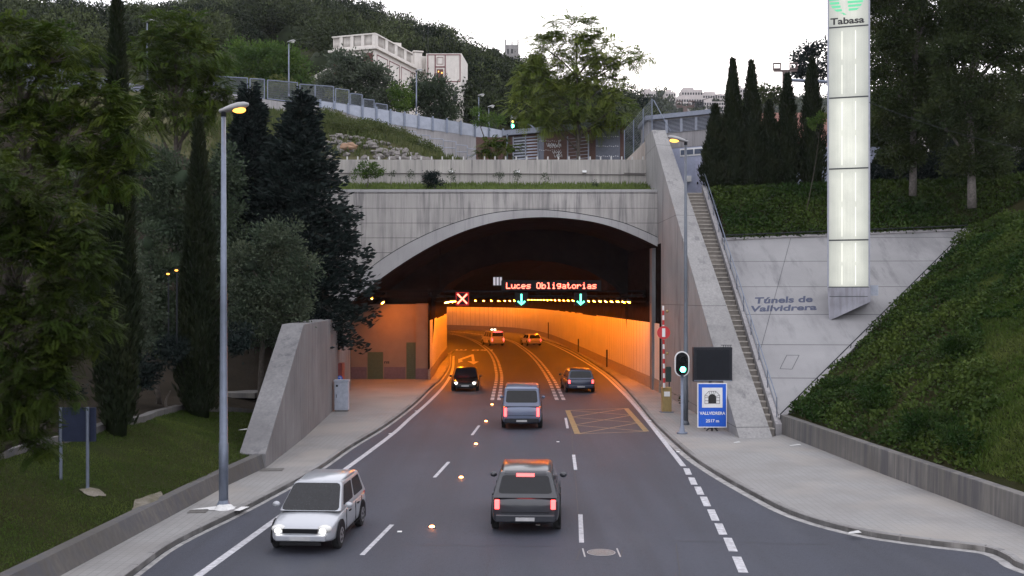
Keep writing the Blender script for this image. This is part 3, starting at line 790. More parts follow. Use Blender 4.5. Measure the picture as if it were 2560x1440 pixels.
x0, x1 = pp(2071, 0).x, pp(2172, 0).x
zs = [pp(0, y).z for y in (-112, 66, 243, 421, 600, 718)]
logo_g = m_emit("logo_green_film", (.10, .52, .28), .30, (.08, .4, .2)); LETK = BLACKP
for i in range(5):
    zt_, zb_ = zs[i], zs[i + 1]
    m = MB(PO); m.bx(x0 + .07, x1 - .07, YP, YP + .6, zb_ + .035, zt_ - .035); pn = m.build('light_panel', LBOX, py0)
    m = MB(PO); m.bx(x0 + .02, x1 - .02, YP - .015, YP + .62, zb_ - .035, zb_ + .033); m.build('seam', SEAM, py0)
    if i:
        for fx in (.345, .665):
            xx = lerp(x0, x1, fx); h = zt_ - zb_
            for za, zc in ((.05, .46), (.54, .94)): m = MB(PO); m.bx(xx - .012, xx + .012, YP - .012, YP - .004, zb_ + h * za, zb_ + h * zc); m.build('tube_light', EM_TUBE, pn)
    else:
        m = MB(PO); cx, cz, r_ = pp(2117, 0).x, pp(0, -8).z, pp(2158.5, 0).x - pp(2117, 0).x
        pxm = YP / F
        for k in range(-5, 5):
            zc = cz - (k * 9.3 + 4) * pxm
            za, zb2 = zc + 2.9 * pxm, zc - 2.9 * pxm
            hw = lambda z: math.sqrt(max(0, (r_ * 1.02) ** 2 - (z - cz) ** 2))
            g0 = 2099.5 + max(0, (k - 1)) * 3.0; g1 = 2118 + max(0, k) * 1.2
            for sgn in (-1, 1):
                A, B = hw(za), hw(zb2)
                if sgn < 0:
                    lim = pp(g0, 0).x - cx
                    if A < -lim and B < -lim: continue
                    poly = [(-A, za), (-B, zb2), (lim, zb2), (lim, za)]
                else:
                    lim = pp(g1, 0).x - cx
                    if A < lim or B < lim: continue
                    poly = [(lim, za), (lim, zb2), (B * .97, zb2), (A * .97, za)]
                m.add([(cx + p[0], YP - .008, p[1]) for p in poly], [[0, 1, 2, 3]])
        m.build('logo', logo_g, pn)
        c = pp(2118.5, 51); text_obj('lettering', "Tabasa", LETK, 81 * pxm, 17 * pxm, .03, 0, .006, pn, Matrix.Translation(c + Vector((0, -.006, 0)) - PO))
for a, b in ((x0 - .01, x0 + .068), (x1 - .068, x1 + .01)):
    m = MB(PO); m.bx(a, b, YP - .02, YP + .64, zs[5], zs[0]); m.build('side_frame', FRAME, py0)
pf = [pp(2071, 718), pp(2173, 718), pp(2174, 754), pp(2075, 803)]
m = MB(PO); m.prismv([p + Vector((0, -.02, 0)) for p in (pp(2071, 719), pp(2174, 719), pp(2174, 754), pp(2075, 802))], (0, 2.2, 0)); m.build('base', PBASE, py0)
m = MB(PO); m.bx(x0 + .1, x1 - .1, YP - .03, YP - .022, pp(0, 741).z - .015, pp(0, 741).z + .015); m.build('base_joint', SEAM, py0)
py0.rotation_euler = (0, 0, R(-17.5))
c = pp(2183, 726); m = MB(PO); m.box(c + Vector((0, .5, 0)), (.36, .4, .5)); m.build('junction_box', CAB, py0)

# ================================================================== STREET LAMPS
def street_lamp(px, pyb, pyt, zb, label, arm, mat, rbase=.11, rtop=.055, headlen=1.1, lit=True, Y=None, group=None):
    b = G(px, pyb, zb) if Y is None else P(px, pyb, Y)
    top = P(px, pyt, b.y).z; h = top - b.z
    e = empty('street_lamp', b, label, 'street lamp', group)
    m = MB(); m.tube([(0, 0, 0), (0, 0, 1.8), (0, 0, 1.82), (0, 0, h * .5), (0, 0, h)], [rbase, rbase, rbase * .9, lerp(rbase, rtop, .5), rtop], 12); m.build('pole', mat, e, True)
    if headlen > .6:
        m = MB(); m.tube([(0, 0, 0), (0, 0, .08), (0, 0, .2)], [rbase * 1.5, rbase * 1.45, rbase], 12); m.build('pole_base', mat, e)
    tilt = R(14) if lit else R(10); s = arm
    X = lambda l, z: Vector((s * (l * math.cos(tilt) - z * math.sin(tilt) * 0), 0, h + .06 + l * math.sin(tilt) + z))
    hl = headlen; secs = []
    for l, w_, up, dn in ((-.12, .07, .05, .05), (0, .1, .07, .07), (.28 * hl, .15, .11, .08), (.6 * hl, .17, .12, .1), (.85 * hl, .13, .09, .09), (hl, .05, .03, .05)):
        c = X(l, 0); secs.append([c + Vector((0, w_ * math.cos(a), up * math.sin(a) if math.sin(a) > 0 else dn * math.sin(a))) for a in np.linspace(0, 2 * math.pi, 11)[:-1]])
    m = MB(); m.loft(secs if s > 0 else [q[::-1] for q in secs]); hd = m.build('lamp_head', LAMPGREY, e, True)
    m = MB(); m.tube([(0, 0, h - .12), (0, 0, h + .1), X(.12, 0)], .075, 8); m.build('bracket', DARKGREY, hd, True)
    m = MB(); c = X(.62 * hl, -.10); m.ball(c, (.27 * hl, .13, .09), 12, 6)
    o = m.build('lamp_lens', EM_STREET if lit else m_lens, hd, True)
    if lit: o.rotation_euler = (0, 0, 0)
    return e
m_lens = m_plain("lamp_glass", (.62, .62, .6), .2)
street_lamp(559, 1268, 281, .13, 'grey steel street lamp with glowing orange head beside the left pavement', 1, STEEL, .13, .06, .72)
street_lamp(1714, 1062, 356, .13, 'dark street lamp with glowing head in front of the right wing wall', -1, DARKPOLE, .12, .055, .85)
b = G(562, 1272, .135); m = MB(b); m.add([(b.x - .95, b.y - .15, .145), (b.x + .5, b.y - .3, .145), (b.x + .62, b.y + .25, .145), (b.x - .35, b.y + .32, .145)], [[0, 1, 2, 3]]); m.tube([b, b + Vector((0, 0, .1))], [.3, .2], 10)
tag(m.build('post_footing', m_plain("white_mortar", (.62, .62, .62), .8, var=.15)), 'whitish mortar footing round the foot of the left street lamp', 'footing')
for px, pyb, pyt, Y, arm, lab, mat in ((722, 240, 106, 97, 1, 'slim street lamp behind the wire fence, left of the cream house', STEEL), (1041, 285, 178, 104, 1, 'slim street lamp before the bushes below the cream house', STEEL),
        (1197, 318, 240, 112, 1, 'slim pale street lamp on the ramp right of the cream house', STEEL), (1222, 340, 268, 110, 1, 'dark short lamp just right of the slim pale ramp lamp', DARKPOLE), (368, 200, 55, 100, 1, 'slim pale street lamp half hidden in the feathery tree, upper left', STEEL),
        (1278, 330, 297, 108, 1, 'small pale lamp above the distant green traffic light', STEEL)):
    street_lamp(px, pyb, pyt, 0, lab, arm, mat, .07, .05, .62 if px != 368 else .7, False, Y)

# ================================================================== TRAFFIC LIGHT, SIGNS, BARRIER
def stadium(c, w_, h_, n=12):
    r = w_ / 2; k = h_ / 2 - r
    return [c + Vector((r * math.cos(a), 0, k + r * math.sin(a))) for a in np.linspace(0, math.pi, n)] + [c + Vector((r * math.cos(a), 0, -k + r * math.sin(a))) for a in np.linspace(math.pi, 2 * math.pi, n)]
b = G(1705, 1084, .13); tl = empty('traffic_light', b, 'traffic light with white rimmed oval board showing green on the right pavement', 'traffic light')
Yt_ = b.y; hc = P(1705, 910, Yt_); pm = Yt_ / F
m = MB(b); m.tube([b, b + Vector((0, 0, .06)), b + Vector((0, 0, .08)), b + Vector((0, 0, .35)), b + Vector((0, 0, .37)), (b.x, b.y, P(0, 935, Yt_).z)], [.24, .23, .13, .085, .065, .065], 12); m.build('pole', STEEL, tl, True)
m = MB(b); m.prismv(stadium(hc, 37 * pm, 64 * pm), (0, .04, 0)); m.build('rim', WHITE, tl)
m = MB(b); m.prismv(stadium(hc + Vector((0, -.02, 0)), 31 * pm, 58 * pm), (0, .02, 0)); m.build('back_board', BLACK, tl)
m = MB(b); m.bx(hc.x - .15, hc.x + .15, hc.y - .2, hc.y - .022, hc.z - .42, hc.z + .36); hb = m.build('signal_head', BLACK, tl)
for k in (.2, -.22):
    m = MB(b); c = hc + Vector((0, -.2, k)); m.tube([c, c + Vector((0, -.16, -.0))], [.14, .14], 12, cap=False); m.build('visor', BLACK, hb)
m = MB(b); m.disc(hc + Vector((0, -.21, -.22)), .125, (0, -1, 0), .01); m.build('green_lens', EM_GRN_S, hb)
m = MB(b); m.disc(hc + Vector((0, -.21, .2)), .125, (0, -1, 0), .01); m.build('dark_lens', GLASSD, hb)

b = G(1781, 1078, .13); vm = empty('display_board', b + Vector((.1, .9, 0)), 'blank black display board on a post behind the blue tunnel sign', 'display board'); VO = vm.location.copy()
Yv = VO.y; a_, c_ = P(1733, 868, Yv), P(1831, 954, Yv)
m = MB(VO); m.bx(a_.x, c_.x, Yv, Yv + .3, c_.z, a_.z); m.build('casing', DARKGREY, vm, bevel=.02)
m = MB(VO); m.bx(a_.x + .14, c_.x - .14, Yv - .012, Yv + .05, c_.z + .14, a_.z - .12); m.build('screen', m_plain("display_glass", (.010, .012, .017), .35, spec=.2), vm)
m = MB(VO); m.bx(a_.x + .03, c_.x - .03, Yv - .025, Yv - .003, c_.z + .02, c_.z + .06); m.build('trim_bar', STEEL, vm)
m = MB(VO); 
for k in range(4): xx = c_.x - .08 - k * .1; m.tube([(xx, Yv + .1, a_.z), (xx, Yv + .1, a_.z + .1)], .012, 5)
m.tube([(c_.x - .5, Yv + .1, a_.z + .09), (c_.x, Yv + .1, a_.z + .09)], .012, 5); m.build('bird_spikes', DARKGREY, vm)
m = MB(VO); m.tube([VO, (VO.x, Yv + .15, c_.z)], .07, 8); m.tube([(VO.x - .3, Yv, .14), (VO.x, Yv, .32), (VO.x + .3, Yv, .14)], .03, 6); m.build('post', DARKGREY, vm)

Ys = b.y; sg = empty('tunnel_sign', b, 'blue sign with a tunnel symbol and white lettering on the right pavement', 'road sign')
def sp(px, py, d=0): return P(px, py, Ys) + Vector((0, d, 0))
def srect(px0, py0_, px1, py1_, d0, d1, name, mat, par=None):
    a, c = sp(px0, py0_), sp(px1, py1_); m = MB(b); m.bx(a.x, c.x, Ys + d0, Ys + d1, c.z, a.z); return m.build(name, mat, par or sg)
brd = srect(1743.5, 957.5, 1817.5, 1069, 0, .04, 'border', WHITE)
pnl = srect(1746, 960, 1815, 1066.5, -.008, .0, 'panel', BLUE)
srect(1755, 969, 1806, 1019, -.016, -.0085, 'symbol_ground', WHITE, pnl)
m = MB(b)
def arch_poly(w_, base, top, n=14):
    cx_, r = 1780.5, w_ / 2; k = top + r
    return [(cx_ - r, base)] + [(cx_ - r * math.cos(t), k - r * math.sin(t)) for t in np.linspace(0, math.pi, n)] + [(cx_ + r, base)]
m.add([sp(*q, -.02) for q in arch_poly(20, 1009, 985)], [list(range(16))])
for pa, pb in (((1762, 1009), (1771, 1009)), ((1790, 1009), (1799, 1009)), ((1762, 1001.5), (1771, 1001.5)), ((1790, 1001.5), (1799, 1001.5)), ((1762, 994), (1771, 994)), ((1790, 994), (1799, 994)),
        ((1762, 1009), (1762, 988)), ((1799, 1009), (1799, 988)), ((1762, 988), (1772, 978)), ((1772, 978), (1789, 978)), ((1789, 978), (1799, 988)), ((1763, 988), (1771.5, 991)), ((1798, 988), (1789.5, 991)), ((1772, 978), (1775, 986.5)), ((1789, 978), (1786, 986.5)), ((1778, 978), (1779, 985)), ((1783.5, 978), (1782.5, 985))):
    m.tube([sp(*pa, -.02), sp(*pb, -.02)], .010, 4)
m.build('tunnel_symbol', BLACKP, pnl)
c = sp(1781, 1033, -.012) - b; text_obj('lettering', "VALLVIDRERA", WHITE, 64 * Ys / F, 8 * Ys / F, .025, 0, .006, pnl, Matrix.Translation(c))
c = sp(1781, 1052, -.012) - b; text_obj('lettering', "2517 m", WHITE, 33 * Ys / F, 8 * Ys / F, .025, 0, .006, pnl, Matrix.Translation(c))
m = MB(b); m.tube([b + Vector((-.25, .1, 0)), b + Vector((0, .08, .25)), b + Vector((.25, .1, 0))], .03, 6); m.tube([b + Vector((0, .08, .0)), b + Vector((0, .08, .5))], .04, 6); m.build('stand', DARKGREY, sg)

b = G(1666, 1030, .13); bar = empty('barrier', b, 'raised red and white barrier arm on an ochre cabinet with a round no-entry disc', 'barrier'); Yb = b.y
m = MB(b); m.bx(b.x - .24, b.x + .24, b.y - .2, b.y + .2, .13, P(0, 968, Yb).z); cab = m.build('cabinet', BARBOX, bar, bevel=.02)
m = MB(b); m.bx(b.x - .33, b.x + .33, b.y - .28, b.y + .28, .12, .17); m.build('base_plate', STEEL, bar)
m = MB(b); m.bx(b.x - .15, b.x + .15, b.y - .215, b.y - .202, .95, 1.2); m.build('label_plate', WHITE, cab)
zb0, zb1 = P(0, 968, Yb).z, P(0, 764, Yb).z; xb0, xb1 = P(1658.5, 0, Yb).x, P(1656, 0, Yb).x
t = NT("red_white_arm_paint"); zz_ = t.sep()[2]; fr_ = t.math('FRACT', t.math('DIVIDE', t.math('SUBTRACT', zz_, zb0), (zb1 - zb0) / 8.5))
t.bsdf(t.mix(t.math('GREATER_THAN', fr_, .5), (.72, .72, .73), (.5, .025, .03)), .45)
m = MB(b); m.tube([(xb0, b.y - .275, zb0), (xb1, b.y - .275, zb1)], [.062, .05], 8); m.build('arm', t.m, bar)
c = P(1656.5, 831, Yb) + Vector((0, -.33, 0)); c.y = b.y - .35
m = MB(b); m.disc(c, .335, (0, -1, 0), .02, 32); dk = m.build('no_entry_disc', RED, bar)
m = MB(b); m.bx(c.x - .08, c.x + .08, c.y - .035, c.y - .021, c.z - .22, c.z + .22); m.build('bar', WHITE, dk)
m = MB(b)
for yy in (778, 883):
    q = P(1663, yy, Yb); m.ball((q.x + .06, b.y - .3, q.z), .075, 8, 6)
m.build('reflector', BARBOX, bar)
b = G(1674, 1012, .13); m = MB(b); q = P(1671, 936, b.y)
ps = empty('pedestrian_signal', b, 'small dark signal box on a thin post behind the barrier cabinet', 'signal')
m.bx(q.x - .14, q.x + .16, b.y, b.y + .3, P(0, 955, b.y).z, P(0, 917, b.y).z); m.build('signal_box', m_plain("dark_green_box", (.02, .045, .04), .5), ps, bevel=.02)
m = MB(b); m.tube([b, (b.x, b.y + .15, P(0, 950, b.y).z)], .03, 6); m.build('post', DARKGREY, ps)

# cabinet and hose point by the left wing wall
b = G(853, 1029, .13); cb = empty('utility_cabinet', b, 'grey metal utility cabinet against the left wing wall', 'cabinet'); k_ = b.y / F
m = MB(b); m.bx(b.x - 17 * k_, b.x + 17 * k_, b.y, b.y + .45, .2, P(0, 955, b.y).z); bd = m.build('body', CAB, cb, bevel=.015)
m = MB(b); m.bx(b.x - 18.5 * k_, b.x + 18.5 * k_, b.y - .03, b.y + .48, P(0, 955, b.y).z + .002, P(0, 950, b.y).z); m.build('lid', CAB, cb, bevel=.01)
m = MB(b); m.bx(b.x - 15 * k_, b.x + 14 * k_, b.y - .018, b.y - .001, .28, P(0, 958, b.y).z); dr = m.build('door', CAB, cb)
m = MB(b); m.bx(b.x - 13 * k_, b.x - 8 * k_, b.y - .026, b.y - .019, P(0, 967, b.y).z, P(0, 962, b.y).z); m.build('name_plate', DARKGREY, dr)
m = MB(b); m.bx(b.x - 12.5 * k_, b.x - 11.2 * k_, b.y - .04, b.y - .019, .85, 1.02); m.build('handle', DARKGREY, dr)
m = MB(b); m.bx(b.x - 16 * k_, b.x + 16 * k_, b.y + .02, b.y + .43, .1, .21); m.build('plinth', CONC_LOW, cb)
Yh = 57.5; c = P(862, 930, Yh); xw = wl(Yh) + .06; m = MB((xw, Yh, c.z))
hc_ = empty('hose_cabinet', (xw, Yh, c.z), 'red hose cabinet with a blue round sticker on the left wing wall', 'hose cabinet')
m.bx(xw - .05, xw + .2, Yh - .45, Yh + .45, c.z - .55, c.z + .5); m.build('box', m_plain('dull_red_box', (.16, .028, .025), .6), hc_)
m = MB((xw, Yh, c.z)); m.disc((xw + .08, Yh - .452, c.z - .32), .15, (0, -1, 0), .012); sk = m.build('round_sign', BLUE, hc_)
m = MB((xw, Yh, c.z)); cc = Vector((xw + .08, Yh - .47, c.z - .32)); m.tube([cc + Vector((.07 * math.cos(a), 0, .02 + .06 * math.sin(a))) for a in np.linspace(2.6, -1.2, 8)] + [cc + Vector((-.02, 0, -.09))], .016, 5); m.build('symbol', WHITE, sk)

# sign seen from behind on the lawn
def onlawn(px, py):
    lo, hi = 12.0, 60.0
    for _ in range(50):
        md = (lo + hi) / 2; p = P(px, py, md)
        if p.z > zleft(p.x, p.y): lo = md
        else: hi = md
    return P(px, py, (lo + hi) / 2)
pa = onlawn(219, 1224); pb = onlawn(152, 1198)
sb = empty('road_sign', pa, 'road sign seen from behind on two posts in the left lawn', 'road sign')
t0 = P(219, 1018, pa.y); t1 = P(152, 1018, pb.y)
m = MB(pa); m.tube([pa + Vector((0, 0, -.2)), t0], .045, 8); m.build('post', STEEL, sb)
m = MB(pa); m.tube([pb + Vector((0, 0, -.2)), t1], .045, 8); m.build('post', STEEL, sb)
A, B = P(236, 1019, pa.y - .06), P(156, 1104, pb.y - .0)
m = MB(pa); dv = Vector((0, -.05, 0)); r0 = P(237, 1019, pa.y); r1 = P(237, 1104, pa.y); l0 = P(146, 1019, pb.y); l1 = P(146, 1104, pb.y)
m.prismv([r0, r1, l1, l0], Vector((-.02, -.05, 0)) * -1); m.build('sign_panel', SIGNBACK, sb)

# ================================================================== GANTRY IN THE TUNNEL MOUTH
YG = 70.0; gp = lambda px, py, d=0: P(px, py, YG) + Vector((0, d, 0))
ga = empty('gantry', (0, YG, 6), 'dark gantry beam across the tunnel mouth carrying signals', 'gantry'); GO = (0, YG, 6)
m = MB(GO)
for z_ in (728, 741):
    a, c = gp(905, z_), gp(1640, z_); m.bx(a.x, c.x, YG + .2, YG + .32, a.z - .06, a.z + .06)
for k in range(26):
    xx = lerp(gp(905, 0).x, gp(1640, 0).x, k / 25); m.bx(xx - .03, xx + .03, YG + .22, YG + .3, gp(0, 745).z, gp(0, 726).z)
for px in (1100, 1520): 
    xx = gp(px, 0).x; m.bx(xx - .025, xx + .025, YG + .2, YG + .28, gp(0, 726).z, min(fi(xx), 9.9))
m.build('beam', DARKMETAL, ga)
def lane_signal(px, py, r, kind, label):
    c = gp(px, py); k = YG / F; o = empty('lane_signal', c, label, 'lane signal', 'lane signals on the gantry')
    m = MB(c); m.bx(c.x - r * k, c.x + r * k, YG - .12, YG + .16, c.z - r * k, c.z + r * k); m.build('casing', BLACK, o, bevel=.01)
    m = MB(c); y_ = YG - .13
    q = lambda dx, dz: Vector((c.x + dx * k, y_, c.z + dz * k))
    if kind == 'x':
        m.tube([q(-12, -12), q(12, 12)], .055, 6); m.tube([q(-12, 12), q(12, -12)], .055, 6); m.build('red_cross', EM_REDTXT, o)
        m = MB(c); e = 15.5
        for a_, b2 in (((-e, -e), (e, -e)), ((e, -e), (e, e)), ((e, e), (-e, e)), ((-e, e), (-e, -e))): m.tube([q(*a_), q(*b2)], .016, 4)
        m.build('red_frame', m_emit("dim_red_glow", (.7, .01, .01), .7), o)
    else:
        m.tube([q(0, 13), q(0, -12)], .055, 6); m.tube([q(-9, -5), q(0, -13.5), q(9, -5)], .055, 6); m.build('green_arrow', EM_GRN, o)
lane_signal(1156, 747, 17, 'x', 'lane signal showing a red cross over the left lane')
lane_signal(1303.5, 748, 16, 'a', 'lane signal with green arrow hung below the left part of the red lettering')
lane_signal(1451.5, 748, 16, 'a', 'lane signal with green arrow hung below the right end of the red lettering')
c = gp(1378, 714); vs_ = empty('message_sign', c, 'dark message sign with red dot lettering above the lane signals', 'message sign')
m = MB(c); a_, b_ = gp(1253, 701), gp(1503, 727); m.bx(a_.x, b_.x, YG - .1, YG + .19, b_.z, a_.z); m.build('casing', BLACK, vs_)
FONT5 = {'L': "10000 10000 10000 10000 10000 10000 11111", 'u': "00000 00000 10001 10001 10001 10011 01101", 'c': "00000 00000 01110 10000 10000 10001 01110", 'e': "00000 00000 01110 10001 11111 10000 01110", 's': "00000 00000 01111 10000 01110 00001 11110",
 'O': "01110 10001 10001 10001 10001 10001 01110", 'b': "10000 10000 10110 11001 10001 10001 11110", 'l': "01100 00100 00100 00100 00100 00100 01110", 'i': "00100 00000 01100 00100 00100 00100 01110", 'g': "00000 01111 10001 10001 01111 00001 01110", 'a': "00000 00000 01110 00001 01111 10001 01111",
 't': "01000 01000 11100 01000 01000 01001 00110", 'o': "00000 00000 01110 10001 10001 10001 01110", 'r': "00000 00000 10110 11001 10000 10000 10000", ' ': "00000 " * 7}
m = MB(c); txt = "Luces Obligatorias"; pit = 225.0 / (len(txt) * 6 - 1)
for i, ch in enumerate(txt):
    for r_, row in enumerate(FONT5[ch].split()):
        for q_, bit in enumerate(row):
            if bit == '1':
                p = gp(1265.5 + (i * 6 + q_ + .5) * pit, 706.5 + (r_ + .5) * 2.2); s_ = .0265
                m.bx(p.x - s_, p.x + s_, YG - .115, YG - .1005, p.z - s_, p.z + s_)
m.build('lettering', EM_REDTXT, vs_)
c = gp(1244, 703); m = MB(c)
tri = empty('stripe_sign', c, 'small dark plate with three white bars left of the red lettering', 'sign')
m.bx(c.x - .32, c.x + .32, YG, YG + .05, c.z - .3, c.z + .3); m.build('plate', BLACK, tri)
m = MB(c)
for k in (-8, 0, 8): m.bx(c.x + (k - 2.6) * YG / F, c.x + (k + 2.6) * YG / F, YG - .01, YG - .001, c.z - .27, c.z + .27)
m.build('white_bars', m_emit("faint_white_glow", (.75, .72, .85), .17, (.5, .5, .5)), tri)

# ================================================================== TUNNEL LAMPS
def tunnel_lamp_proto():
    e = empty('tunnel_lamp', (0, 0, 0), 'small lit sodium lamp in the row along the right tunnel wall', 'tunnel lamp', 'sodium lamps along the right tunnel wall')
    m = MB(); m.box((0, 0, .09), (.34, .62, .16)); m.build('housing', DARKGREY, e)
    m = MB(); m.box((0, 0, 0), (.16, .30, .03)); m.build('lamp_glass', EM_SOD, e)
    return e
proto = tunnel_lamp_proto(); first = True
def put_lamp(p, rz, tilt, label, group, dim=False):
    global first
    o = proto if first else copy_tree(proto); first = False
    o.location = p; o.rotation_euler = (0, tilt, rz); o['label'] = label; o['group'] = group
    if dim:
        for ch in o.children:
            if ch.name.startswith('lamp_glass'): ch.data = ch.data.copy(); ch.data.materials[0] = EM_SOD_DIM
def row(line, off, y0, y1, step, z, lab, grp, tilt):
    pts = resample(line, step)
    for i, p in enumerate(pts):
        if y0 <= p.y <= y1:
            d = pts[min(i + 1, len(pts) - 1)] - pts[max(i - 1, 0)]; rz = math.atan2(-d.x, d.y)
            put_lamp(p + side(pts, i) * off + Vector((0, 0, z)), rz, tilt, lab, grp)
row(wallR, -1.15, 69, 172, 5.4, 5.72, 'small lit sodium lamp in the row along the right tunnel wall', 'sodium lamps along the right tunnel wall', R(24))
row([p for p in wallR if p.x < 3], -1.0, 150, 230, 9, 5.5, 'distant lit sodium lamp where the right tunnel wall bends left', 'sodium lamps on the far tunnel bend', R(24))
row(wallL, 1.0, 77, 150, 5.4, 5.66, 'small lit sodium lamp in the row along the left tunnel wall', 'sodium lamps along the left tunnel wall', R(-24))
put_lamp(P(929, 748, 68.5), 0, R(-40), 'lit sodium lamp nearest the left springing of the portal arch', 'sodium lamps above the tunnel room', True)
put_lamp(P(957, 757, 73.5), 0, R(-40), 'lit sodium lamp just above the roof of the tunnel room', 'sodium lamps above the tunnel room', True)
put_lamp(P(1629, 760, 67.4), 0, R(40), 'lit sodium lamp at the portal beside the right wing wall', 'sodium lamps at the right jamb')

# ================================================================== ROAD STUDS
sp0 = None
for i, (px, py) in enumerate(((1080, 1320), (1153, 1196), (1190, 1112), (1215, 1055), (1230, 1013))):
    p = G(px, py, 0)
    if sp0 is None:
        sp0 = empty('road_stud', p, 'x', 'road stud', 'lit road studs')
        m = MB(); m.tube([(0, 0, .001), (0, 0, .03), (0, 0, .045)], [.11, .10, .06], 12); m.build('stud_body', STEEL, sp0, True)
        m = MB(); m.ball((0, -.05, .045), (.07, .05, .04), 8, 6); m.build('stud_lens', EM_STUD, sp0, True); o = sp0
    else: o = copy_tree(sp0); o.location = p
    o['label'] = ['glowing orange road stud nearest the camera', 'glowing orange road stud second nearest the camera', 'glowing orange road stud in the middle of the five', 'glowing orange road stud fourth from the camera', 'glowing orange road stud at the end of the double dashes'][i]

# ================================================================== ROAD WEAR, REFLECTORS, LITTER
m = MB(); r_ = random.Random(3); TAR = m_plain("tar_crack", (.012, .012, .014), .6)
for (xa, ya), (xc, yc), n in (((1660, 1352), (2065, 1362), 22), ((1205, 1183), (1262, 1188), 6), ((1000, 1363), (1380, 1366), 20), ((1428, 1075), (1447, 1300), 16), ((1452, 1372), (1440, 1402), 4), ((1556, 1374), (1552, 1392), 4), ((1690, 1360), (1700, 1440), 6)):
    pts = [G(lerp(xa, xc, k / n) + r_.uniform(-1.5, 1.5), lerp(ya, yc, k / n) + r_.uniform(-1, 1)) for k in range(n + 1)]; ribbon(m, pts, -.011, .011, .003)
m.build('crack_lines', TAR, road)
rp = None
for px, py in ((1395, 1105), (1373, 1188), (1345, 1313), (999, 1330), (975, 1085), (1040, 1028), (1695, 1130), (1625, 1052)):
    p = G(px, py, 0)
    if rp is None:
        m = MB(p); m.bx(p.x - .06, p.x + .06, p.y - .05, p.y + .05, .002, .022); rp = tag(m.build('road_reflector', WHITE, None, bevel=.008), 'small unlit white reflector stud on the asphalt', 'reflector', 'unlit white reflector studs')
    else:
        o = rp.copy(); COL.objects.link(o); o.location = p
for px, py, w_, lab in ((1988, 1114, .5, 'white scrap of paper on the right pavement near the ivy wall'), (2136, 1333, .35, 'white scrap of litter by the right kerb in the foreground'), (1842, 1107, .3, 'crumpled scrap at the toe of the right wing wall'), (607, 1075, .35, 'white scrap caught beside the left wing wall toe')):
    p = G(px, py, .135 if px != 607 else 1.0); m = MB(p); m.add([p + Vector((-w_ / 2, -.06, .0)), p + Vector((w_ / 2, -.02, .02)), p + Vector((w_ * .4, .12, .05)), p + Vector((-w_ * .3, .1, .01))], [[0, 1, 2, 3]]); tag(m.build('litter', STUBM), lab, 'litter')
p = onlawn(600, 994); m = MB(p); m.box(p + Vector((0, .5, .12)), (1.7, 1.5, .25), R(-6)); tag(m.build('concrete_cover', CONC_LOW, bevel=.02), 'flat concrete cover slab on the dark slope left of the wing wall', 'cover slab')
for px, py, lab in ((441, 676, 'small warm light glimpsed between the trees on the left, higher of two'), (420, 685, 'small warm light glimpsed between the trees on the left, lower of two')):
    p = P(px, py, 40); m = MB(p); m.ball(p, (.07, .05, .035), 8, 6); o = empty('distant_lamp', p, lab, 'lamp'); q = m.build('lamp_glass', EM_STREET, o); m = MB(p); m.box(p + Vector((0, .02, .06)), (.2, .14, .04)); m.tube([p + Vector((0, .05, .05)), P(px, py, 40) + Vector((0, .05, -3.2))], .03, 5); m.build('lamp_support', DARKGREY, o)  # small distant lights behind the trees, taken for car lamps
PLATE = m_plain('plate_grey', (.38, .38, .39), .5)
